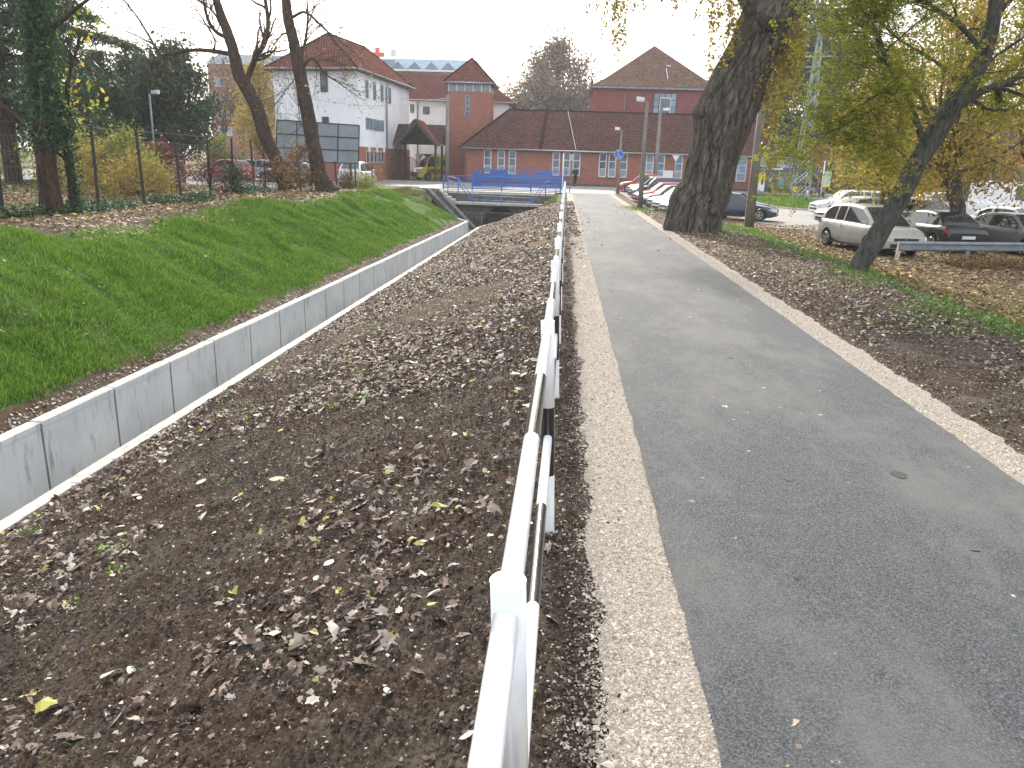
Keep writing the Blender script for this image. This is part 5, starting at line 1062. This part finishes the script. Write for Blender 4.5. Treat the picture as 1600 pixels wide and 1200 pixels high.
carxy('grey hatchback with tall red tail lights in the middle of the car park', 'grey', 'mpv', 17.6, 41.5, 110, G2)
carxy('white van standing far behind the crooked dark trunk', 'white', 'van', 27.5, 52.5, 20, G2)
carxy('dark red hatchback seen from behind near the right edge', 'dark_red', 'hatch', 23.5, 39.5, 75, G2)
carxy('red hatchback with sunlit windscreen at the far right of the car park', 'red', 'hatch', 29.5, 47.5, -40, G2)
carxy('bright blue hatchback cut by the right edge of the photograph', 'blue', 'hatch', 24.8, 35.5, 70, G2)
carxy('white hatchback parked beyond the silver estate car', 'white', 'hatch', 15.6, 43.2, 200, G2)
carxy('white saloon parked behind the large grey one', 'white', 'sedan', 20.5, 36.8, -70, G2)
carxy('silver hatchback in the second row at the right', 'silver', 'hatch', 27.0, 43.5, -60, G2)
carxy('white estate car farthest back in the right car park', 'white', 'wagon', 27, 57, 10, G2)
carxy('red and white glaring hatchback behind the fence posts', 'red', 'hatch', -24.0, 55.6, 150, G3); carxy('silver blue estate behind the red car beyond the fence', 'light_blue', 'wagon', -23.5, 59.2, 170, G3)
carxy('dark blue saloon side on beyond the fence, left of the bare tree', 'navy', 'sedan', -20.0, 57.2, 178, G3); carxy('white car seen from behind under the grey billboard', 'white', 'mpv', -14.6, 55.5, 92, G3)
carxy('dark car half hidden by the left bare tree trunk', 'black', 'hatch', -17.9, 52.0, 120, G3)
def amb(t, L, W, H_, belt, hw):
    OR = paint('orange_red', (.75, .14, .01)); GN = paint('dark_green_trim', (.02, .12, .04))
    for sy in (-1, 1):
        b = B()
        for i in range(9):
            for j in range(2): b.box((L/2-1.2-.42*i, sy*(W/2+.002), .72+.26*j), (.42, .02, .26), OR if (i+j) % 2 else GN)
        b.build('chequered_band', t, world=False); b = B(); b.box((-.6, sy*(W/2*.87), 1.75), (1.6, .03, .5), CGL); b.build('side_window', t, world=False)
    b = B(); b.box((L/2-1.5, 0, H_+.06), (.3, 1.3, .12), paint('beacon_blue', (.02, .1, .6))); b.build('beacon_bar', t, world=False)
o = car('yellow ambulance van with orange chequers parked under the entrance porch', C_('yellow'), 'van', 800, 400, 0, 218, None, name='ambulance', extra=amb); o.location = (-12.9, 81.2, .02)
# ------------------------------------------------------------------ street furniture
CPO = M('pole_concrete', (.26, .25, .22), (.15, .145, .13), 4, .9, bmp=.4, bs=30, vs=(1, 1, .2)); STL = M('grey_steel', (.3, .31, .32), (.2, .21, .22), 6, .5, .5)
LMP = M('lamp_housing', (.7, .72, .74), (.6, .62, .64), 3, .4)
def lamp(label, x, y, ztop, r0, r1, arm, mat=CPO, square=False, grp='street lamps'):
    z = hz(x, y); t = thing('street_lamp', label, 'lamp post', (x, y, z), 0, grp); b = B()
    b.tube([(x, y, z-.2), (x, y, ztop)], [r0, r1], mat, 4 if square else 10); b.build('pole', t)
    b = B(); b.beam((x, y, ztop-.05), (x+arm*.35, y, ztop+.05), .06, .06, STL); b.build('arm', t)
    b = B(); xx = x+arm; b.prism([(x+arm*.3, y-.13, ztop+.02), (xx, y-.17, ztop+.0), (xx, y-.13, ztop+.2), (x+arm*.3, y-.1, ztop+.16)], (0, .3, 0), LMP); b.build('lamp_head', t, bevel=.02); b = B(); b.box((x+arm*.65, y, ztop-.02), (abs(arm)*.6, .26, .05), HLM); b.build('lens', t); return t
GL = 'street lamps'
p = at(1000, 300, 40.9); lamp('concrete street lamp with square white head at the right path edge', 3.98, 40.9, at(1009, 158, 40.9).z, .19, .085, -.55, CPO, True)
lamp('slimmer street lamp carrying the round blue sign', 4.1, 60, at(966, 203, 60).z, .13, .06, -.5)
lamp('thick banded concrete lamp post standing behind the row of cars', at(1026, 250, 69).x, 69, at(1030, 172, 69).z, .2, .12, .7)
lamp('thin galvanised lamp post in front of the dark evergreen on the left', at(241, 230, 44).x, 44, at(232, 146, 44).z, .07, .05, .55, STL)
def pole(label, x, y, zt, r0, r1, mat=CPO, name='concrete_pole', n=8):
    z = hz(x, y); b = B(); b.tube([(x, y, z-.2), (x, y, zt)], [r0, r1], mat, n); b.box((x, y, zt-.35), (.5, .06, .06), STL); return tag(b.build(name), label, 'pole', 'utility poles')
pole('thick square concrete pole rising behind the old tree trunk', 8.75, 37.3, 8.4, .27, .15, CPO, n=4)
pole('tall weathered concrete pole standing against the brick tower', at(699, 200, 74).x, 74.0, at(701, 148, 74).z, .22, .14)
b = B(); pts = [at(701, 152, 74).lerp(at(430, 142, 60), i/12)-V3(0, 0, .9*math.sin(math.pi*i/12)) for i in range(13)]; b.tube(pts, .012, PLS, 4); tag(b.build('overhead_cable'), 'thin black overhead cable running left from the concrete pole by the tower', 'cable')
# round blue path sign
BS = paint('sign_blue', (.01, .12, .55)); WS = paint('sign_white', (.8, .8, .8)); BKS = M('sign_back_grey', (.5, .52, .54), (.4, .42, .44), 4, .5, .4)
c = at(967, 241.5, 59.85); t = thing('path_sign', 'round blue pedestrian and cycle path sign on the slim lamp post', 'sign', (c.x, 59.85, c.z-.35))
b = B(); b.tube([c, c+V3(0, .02, 0)], .34, BS, 28); b.build('plate', t); b = B(); b.tube([c+V3(0, -.004, 0), c+V3(0, .001, 0)], .34, WS, 28); b.tube([c+V3(0, -.008, 0), c+V3(0, -.002, 0)], .315, BS, 28); b.build('rim', t)
b = B(); q = c+V3(0, -.012, 0)
def disc(b, x, z, r): b.tube([q+V3(x, 0, z), q+V3(x, -.004, z)], r, WS, 12)
def bar(b, x0, z0, x1, z1, w_=.03): b.beam(q+V3(x0, 0, z0), q+V3(x1, 0, z1), .008, w_, WS)
disc(b, -.03, .22, .035); bar(b, -.03, .17, -.03, .05, .07); bar(b, -.03, .05, -.08, -.02); bar(b, -.03, .05, .02, -.02); disc(b, -.11, .09, .02); bar(b, -.11, .07, -.11, 0, .04)
for x in (-.1, .1): b.tube([q+V3(x+.055*math.cos(a), -.002, -.17+.055*math.sin(a)) for a in [.5236*i for i in range(13)]], .009, WS, 4, caps=False)
bar(b, -.1, -.17, -.04, -.08, .018); bar(b, -.04, -.08, .07, -.08, .018); bar(b, .07, -.06, .1, -.17, .018); b.build('symbols', t)
def triangle_sign(label, px, py, Y, w_, pxb, pole_r=.03):
    c = at(px, py, Y); z = hz(c.x, Y); t = thing('yield_sign', label, 'sign', (c.x, Y, z), 0, 'inverted triangle signs'); b = B(); h = w_*.87; b.prism([(c.x-w_/2, Y, c.z), (c.x+w_/2, Y, c.z), (c.x, Y, c.z-h)], (0, .03, 0), BKS); b.build('plate', t)
    b = B(); b.prism([(c.x-w_/2*.72, Y-.01, c.z-.1), (c.x+w_/2*.72, Y-.01, c.z-.1), (c.x, Y-.01, c.z-h*.82)], (0, .008, 0), WS); b.build('plate_face', t)
    b = B(); b.tube([(c.x, Y+.05, z), (c.x, Y+.05, c.z)], pole_r, STL, 8); b.build('pole', t); return t
triangle_sign('pale inverted triangle sign beyond the row of parked cars', 1056.5, 242, 71, .72, 1054)
t = triangle_sign('pale inverted triangle sign standing on the grass island by the bus shelter', 1221, 250, 66, .62, 1215)
c = at(1221, 256, 66); b = B(); b.tube([c+V3(0, .08, 0), c+V3(0, .1, 0)], .36, BKS, 20); b.build('round_plate', t)
c = at(893.5, 241, 58.8); z = 0; t = thing('road_sign', 'small grey sign plate seen from behind on a thin pole by the railing end', 'sign', (c.x, 58.8, 0)); b = B(); b.box((c.x, 58.8, c.z-.22), (.3, .03, .44), BKS); b.build('plate', t); b = B(); b.tube([(c.x-.03, 58.85, 0), (c.x-.03, 58.85, c.z)], .03, STL, 8); b.build('pole', t)
c = at(881, 240, 60.5); b = B(); b.tube([(c.x, 60.5, 0), (c.x, 60.5, c.z)], .04, WS, 8); tag(b.build('white_post'), 'slender white steel post at the end of the bridge railings', 'pole', 'utility poles')
c = at(1044, 272, 64); t = thing('white_sign_board', 'small white board on two legs behind the parked cars', 'sign', (c.x, 64, hz(c.x, 64))); b = B(); b.box((c.x, 64, c.z), (.75, .06, .55), WS); b.build('board', t); b = B(); b.box((c.x-.3, 64.04, (c.z+hz(c.x, 64))/2-.1), (.05, .05, c.z-hz(c.x, 64)), STL); b.box((c.x+.3, 64.04, (c.z+hz(c.x, 64))/2-.1), (.05, .05, c.z-hz(c.x, 64)), STL); b.build('leg', t)
# bus shelter
sx0, sx1, sy = at(1183, 290, 71.6).x, at(1283, 290, 71.6).x, 71.6; zs = -.02; st = at(1230, 262.5, sy).z
t = thing('bus_shelter', 'long dark framed glass bus shelter with poster panel before the brick wall', 'shelter', ((sx0+sx1)/2, sy, zs)); DBL = paint('dark_blue_frame', (.02, .035, .1)); TG = glassmat('tinted_glass', (.05, .04, .04))
b = B(); b.box(((sx0+sx1)/2, sy+.5, st-.02), (sx1-sx0+.3, 1.7, .12), DBL); b.box(((sx0+sx1)/2, sy-.36, st-.1), (sx1-sx0+.3, .06, .3), DBL); b.build('roof', t)
n = 5
for i in range(n+1): b = B(); x = sx0+(sx1-sx0)*i/n; b.box((x, sy+1.2, (st+zs)/2), (.09, .09, st-zs), DBL); b.build('post', t)
for i in range(n): b = B(); x = sx0+(sx1-sx0)*(i+.5)/n; b.box((x, sy+1.2, (st+zs)/2+.1), ((sx1-sx0)/n-.12, .02, st-zs-.5), TG); b.build('glass_panel', t)
b = B(); b.box(((sx0+sx1)/2+.2, sy+.85, .42), ((sx1-sx0)*.6, .4, .05), DKW)
for i in range(5): b.box((sx0+1.4+i*.9, sy+.85, .2), (.06, .3, .42), DKW)
b.build('bench', t)
b = B(); x = at(1209, 265, sy-.4).x; zz = st-.1; b.box((x+.25, sy-.40, zz), (1.05, .01, .13), WS); b.tube([(x-.5, sy-.40, zz), (x-.5, sy-.41, zz)], .09, WS, 14); b.tube([(x-.5, sy-.41, zz), (x-.5, sy-.415, zz)], .06, RED, 14); b.build('name_strip', t)
b = B(); cx0, cx1 = at(1184, 285, sy-.2).x, at(1195, 285, sy-.2).x; z0, z1 = at(1190, 299, sy-.2).z, at(1190, 269.5, sy-.2).z; b.box(((cx0+cx1)/2, sy-.1, (z0+z1)/2), (cx1-cx0+.12, .14, z1-z0+.14), DBL); pf = b.build('poster_case', t)
b = B(); YE_ = paint('poster_yellow', (.72, .62, .02)); w_ = cx1-cx0; b.box(((cx0+cx1)/2, sy-.18, z0+(z1-z0)*.72), (w_, .02, (z1-z0)*.55), YE_); b.box(((cx0+cx1)/2, sy-.18, z0+(z1-z0)*.22), (w_, .02, (z1-z0)*.44), WS); b.box((cx0+w_*.55, sy-.192, z1-.14), (w_*.6, .005, .1), RED); b.box((cx0+w_*.5, sy-.192, z1-.3), (w_*.6, .005, .06), RED)
b.prism([(cx0+w_*.5, sy-.195, z0+.55), (cx0+w_*.78, sy-.195, z0+.6), (cx0+w_*.8, sy-.195, z0+1.05), (cx0+w_*.62, sy-.195, z0+1.2), (cx0+w_*.5, sy-.195, z0+1.0)], (0, -.004, 0), PLS); b.box((cx0+w_*.35, sy-.192, z0+.12), (w_*.4, .005, .07), BS); b.build('poster', pf)
b = B(); b.box((at(1221, 283, sy+1).x, sy+1.16, at(1221, 283, sy+1).z), (.5, .03, .85), paint('teal_poster', (.02, .35, .5))); b.box((at(1204, 281, sy+1).x, sy+1.16, at(1204, 281, sy+1).z), (.25, .03, .3), WS); b.build('timetable', t)
c = at(1284, 300, 70.5); b = B(); b.tube([(c.x, 70.5, 0), (c.x, 70.5, .9)], [.26, .3], DBL, 14); b.tube([(c.x, 70.5, .9), (c.x, 70.5, .98)], [.32, .2], PLS, 14); tag(b.build('litter_bin'), 'dark blue round litter bin at the right end of the bus shelter', 'bin')
c = at(1288, 262, 69); t = thing('notice_sign', 'green and yellow notice board on a pale pole right of the bus shelter', 'sign', (c.x, 69, hz(c.x, 69))); b = B(); b.tube([(c.x, 69, hz(c.x, 69)), (c.x, 69, c.z+.6)], .05, WS, 8); b.build('pole', t); b = B(); z0 = at(1292, 292, 69).z; b.box((c.x+.35, 68.95, z0+.7), (.6, .04, 1.1), paint('pale_green', (.35, .5, .35))); b.box((c.x+.35, 68.94, z0+.08), (.6, .04, .2), YE_); b.build('board', t)
# lattice pylon
pc0 = at(1248, 312, 65.5); z0 = hz(pc0.x, 65.5); tp = at(1247, 50, 65.5); t = thing('lattice_pylon', 'pale steel lattice power pylon with cross arms behind the green leaning tree', 'pylon', (pc0.x, 65.5, z0)); PYL = M('pylon_paint', (.36, .42, .36), (.25, .3, .26), 4, .6, .3); Hh = tp.z-z0
def pc(i, f): s_ = .62*(1-f)+.12*f; return V3(pc0.x+(-1, 1, 1, -1)[i]*s_, 65.5+(-1, -1, 1, 1)[i]*s_, z0+Hh*f)
b = B()
for i in range(4): b.beam(pc(i, 0), pc(i, 1), .07, .07, PYL)
b.build('leg', t); b = B(); n = 13
for k in range(n):
    f0, f1 = (k/n)**.9, ((k+1)/n)**.9
    for i in range(4): b.beam(pc(i, f0), pc((i+1) % 4, f1), .035, .035, PYL); b.beam(pc((i+1) % 4, f0), pc(i, f1), .035, .035, PYL)
b.build('bracing', t)
for f, w_ in ((.80, 1.7), (.86, 1.3)):
    b = B(); z = z0+Hh*f; b.beam((pc0.x-w_, 65.5, z), (pc0.x+w_, 65.5, z+.1), .09, .09, PYL)
    for x in (-w_, -w_*.5, w_*.5, w_): b.tube([(pc0.x+x, 65.5, z), (pc0.x+x, 65.5, z+.4)], [.05, .07], PLS, 6)
    b.build('cross_arm', t)
b = B(); c = at(1243, 296, 64.8); b.tube([c, c+V3(0, .03, 0)], .2, YE_, 14); b.build('warning_plate', t)
c = at(1260, 313, 64); b = B(); b.tube([(c.x, 64, hz(c.x, 64)), (c.x, 64, hz(c.x, 64)+.45)], .07, PLS, 10); b.tube([(c.x, 64, hz(c.x, 64)+.45), (c.x, 64, hz(c.x, 64)+.95)], .07, WS, 10); tag(b.build('bollard'), 'black and white bollard on the grass island beside the lattice pylon', 'bollard')
# grass island with kerb
ic = (pc0.x-1.1, 62.6); 
t = thing('traffic_island', 'oval grass island with stone kerb around the pylon foot', 'traffic island', (ic[0], ic[1], hz(*ic))); b = B(); pts = [V3(ic[0]+3.2*math.cos(a), ic[1]+5.6*math.sin(a), 0) for a in [6.2832*i/40 for i in range(41)]]
for p_, q_ in zip(pts, pts[1:]): b.beam(V3(p_.x, p_.y, hz(p_.x, p_.y)+.05), V3(q_.x, q_.y, hz(q_.x, q_.y)+.05), .18, .16, MCW)
b.build('kerb', t); b = B(); b.poly([V3(p_.x, p_.y, hz(p_.x, p_.y)+.10) for p_ in pts[:-1]], MATS['ground']); b.build('turf', t)
n = 9000; a = RS.rand(n)*6.283; r = np.sqrt(RS.rand(n)); X = ic[0]+3.05*r*np.cos(a); Y = ic[1]+5.4*r*np.sin(a)
Pn = np.stack([X, Y, height(X, Y)+.15], 1); tag(leaves('island_grass', Pn, .09, GRM, None), 'bright grass on the oval traffic island', 'grass', kind='stuff')
# steel guardrail
t = thing('steel_guardrail', 'grey corrugated steel guardrail between the leaf slope and the parked cars', 'guardrail', (11, 26.2, -.6)); gA, gB = at(1406, 377, 26.3), at(1640, 379.5, 27.9); GST = M('galvanised_steel', (.30, .33, .37), (.2, .22, .25), 3, .45, .6)
prof = [(0, 0), (-.055, .045), (-.055, .085), (0, .13), (0, .18), (-.055, .225), (-.055, .265), (0, .31)]; dr = (gB-gA).normalized(); nn = V3(-dr.y, dr.x, 0)
b = B(); vs = [e+nn*o_+V3(0, 0, -z) for e in (gA, gB+dr*6) for o_, z in prof]+[e+nn*(o_+.006)+V3(0, 0, -z) for e in (gA, gB+dr*6) for o_, z in prof]; fs = [(i, i+1, i+9, i+8) for i in range(7)]+[(i+16, i+24, i+25, i+17) for i in range(7)]; b.add(vs, fs, GST); b.build('beam', t)
for s_ in (.05, 2.75, 5.45): p_ = gA+dr*s_+nn*.1; b = B(); b.beam(V3(p_.x, p_.y, hz(p_.x, p_.y)-.15), V3(p_.x+.05, p_.y, gA.z-.02), .12, .10, MCW if s_ < 1 else GST); b.build('post', t)
# manhole stain and dirt on the path
for px, py, r in ((1405, 742, .055), (1232, 748, .035), (1133, 543, .06)):
    p_ = gp(px, py, .0135); b = B(); b.add([p_+V3(r*(1+.2*math.sin(3*a))*math.cos(a), r*1.3*math.sin(a), .002) for a in [.5236*i for i in range(12)]], [tuple(range(12))], M('dark_spot', (.02, .02, .022), (.03, .03, .03), 9, .6)); tag(b.build('tar_spot'), None, None, kind='structure')
# ------------------------------------------------------------------ pedestrian in black
def skin(name, V, E, R, mat, parent, sub=2):
    me = bpy.data.meshes.new(name); me.from_pydata([tuple(v) for v in V], E, []); o = bpy.data.objects.new(name, me); COL.objects.link(o); o.parent = parent; me.materials.append(mat)
    m_ = o.modifiers.new('skin', 'SKIN'); m_.use_smooth_shade = True
    for i, r in enumerate(R): me.skin_vertices[0].data[i].radius = r if isinstance(r, tuple) else (r, r)
    me.skin_vertices[0].data[0].use_root = True; s_ = o.modifiers.new('sub', 'SUBSURF'); s_.levels = s_.render_levels = sub; return o
pp = at(898, 292, 73.3); t = thing('person', 'person in a black coat and dark trousers walking on the pavement by the brick wall', 'person', (pp.x, 73.3, .12), math.radians(200))
SK = M('skin', (.5, .3, .22), (.45, .27, .2), 8, .6); BC = M('black_coat', (.012, .012, .015), (.02, .02, .024), 9, .9); DT = M('dark_trousers', (.03, .032, .04), (.02, .02, .026), 9, .9); HA = M('hair_grey', (.12, .1, .09), (.07, .06, .05), 30, .8)
V = [(0, 0, .93), (0, 0, 1.12), (0, 0, 1.36), (0, .01, 1.47), (0, .02, 1.53), (0, .035, 1.62), (.095, 0, .88), (.10, .06, .5), (.10, -.02, .09), (.10, .12, .05), (-.095, 0, .88), (-.10, -.04, .5), (-.10, -.16, .12), (-.10, -.03, .05),
     (.19, 0, 1.40), (.24, -.05, 1.12), (.20, .12, .98), (.19, .17, .93), (-.19, 0, 1.40), (-.24, .03, 1.12), (-.21, .14, .95), (-.20, .18, .90)]
Ed = [(0, 1), (1, 2), (2, 3), (3, 4), (4, 5), (0, 6), (6, 7), (7, 8), (8, 9), (0, 10), (10, 11), (11, 12), (12, 13), (2, 14), (14, 15), (15, 16), (16, 17), (2, 18), (18, 19), (19, 20), (20, 21)]
Rr = [(.15, .11), (.14, .10), (.15, .10), .06, .05, (.075, .095), .085, .06, .04, .035, .085, .06, .04, .035, .065, .045, .032, .035, .065, .045, .032, .035]
skin('body', V, Ed, Rr, SK, t)
skin('coat', [(0, 0, 1.0), (0, 0, 1.2), (0, 0, 1.38), (0, 0, 1.47), (0, 0, .78), (.20, 0, 1.40), (.25, -.05, 1.12), (.21, .11, 1.0), (-.20, 0, 1.40), (-.25, .03, 1.12), (-.22, .13, .98)], [(0, 1), (1, 2), (2, 3), (0, 4), (2, 5), (5, 6), (6, 7), (2, 8), (8, 9), (9, 10)], [(.19, .14), (.18, .13), (.18, .13), .075, (.22, .16), .08, .062, .048, .08, .062, .048], BC, t)
skin('trousers', [(0, 0, .9), (.095, 0, .86), (.10, .06, .5), (.10, -.02, .1), (-.095, 0, .86), (-.10, -.04, .5), (-.10, -.15, .13)], [(0, 1), (1, 2), (2, 3), (0, 4), (4, 5), (5, 6)], [.12, .1, .075, .055, .1, .075, .055], DT, t)
skin('hair', [(0, -.01, 1.66), (0, .03, 1.70), (0, -.045, 1.60)], [(0, 1), (0, 2)], [.085, .07, .07], HA, t, 2)
b = B(); b.box((.1, .06, .04), (.09, .25, .08), PLS); b.box((-.1, -.09, .04), (.09, .25, .08), PLS); b.build('shoes', t, world=False, bevel=.02)

# ------------------------------------------------------------------ thin autumn haze
b = B(); b.box((0, 85, 19), (260, 210, 46), MC); hzo = b.build('haze'); hm = bpy.data.materials.new('haze'); hm.use_nodes = True; hn = hm.node_tree; hn.nodes.remove(hn.nodes['Principled BSDF'])
pv = hn.nodes.new('ShaderNodeVolumePrincipled'); pv.inputs['Density'].default_value = .00055; pv.inputs['Color'].default_value = (.86, .92, 1, 1); pv.inputs['Anisotropy'].default_value = .3
hn.links.new(pv.outputs[0], hn.nodes['Material Output'].inputs['Volume']); hzo.data.materials.clear(); hzo.data.materials.append(hm); tag(hzo, 'thin pale autumn haze hanging in the air', 'haze', kind='stuff')
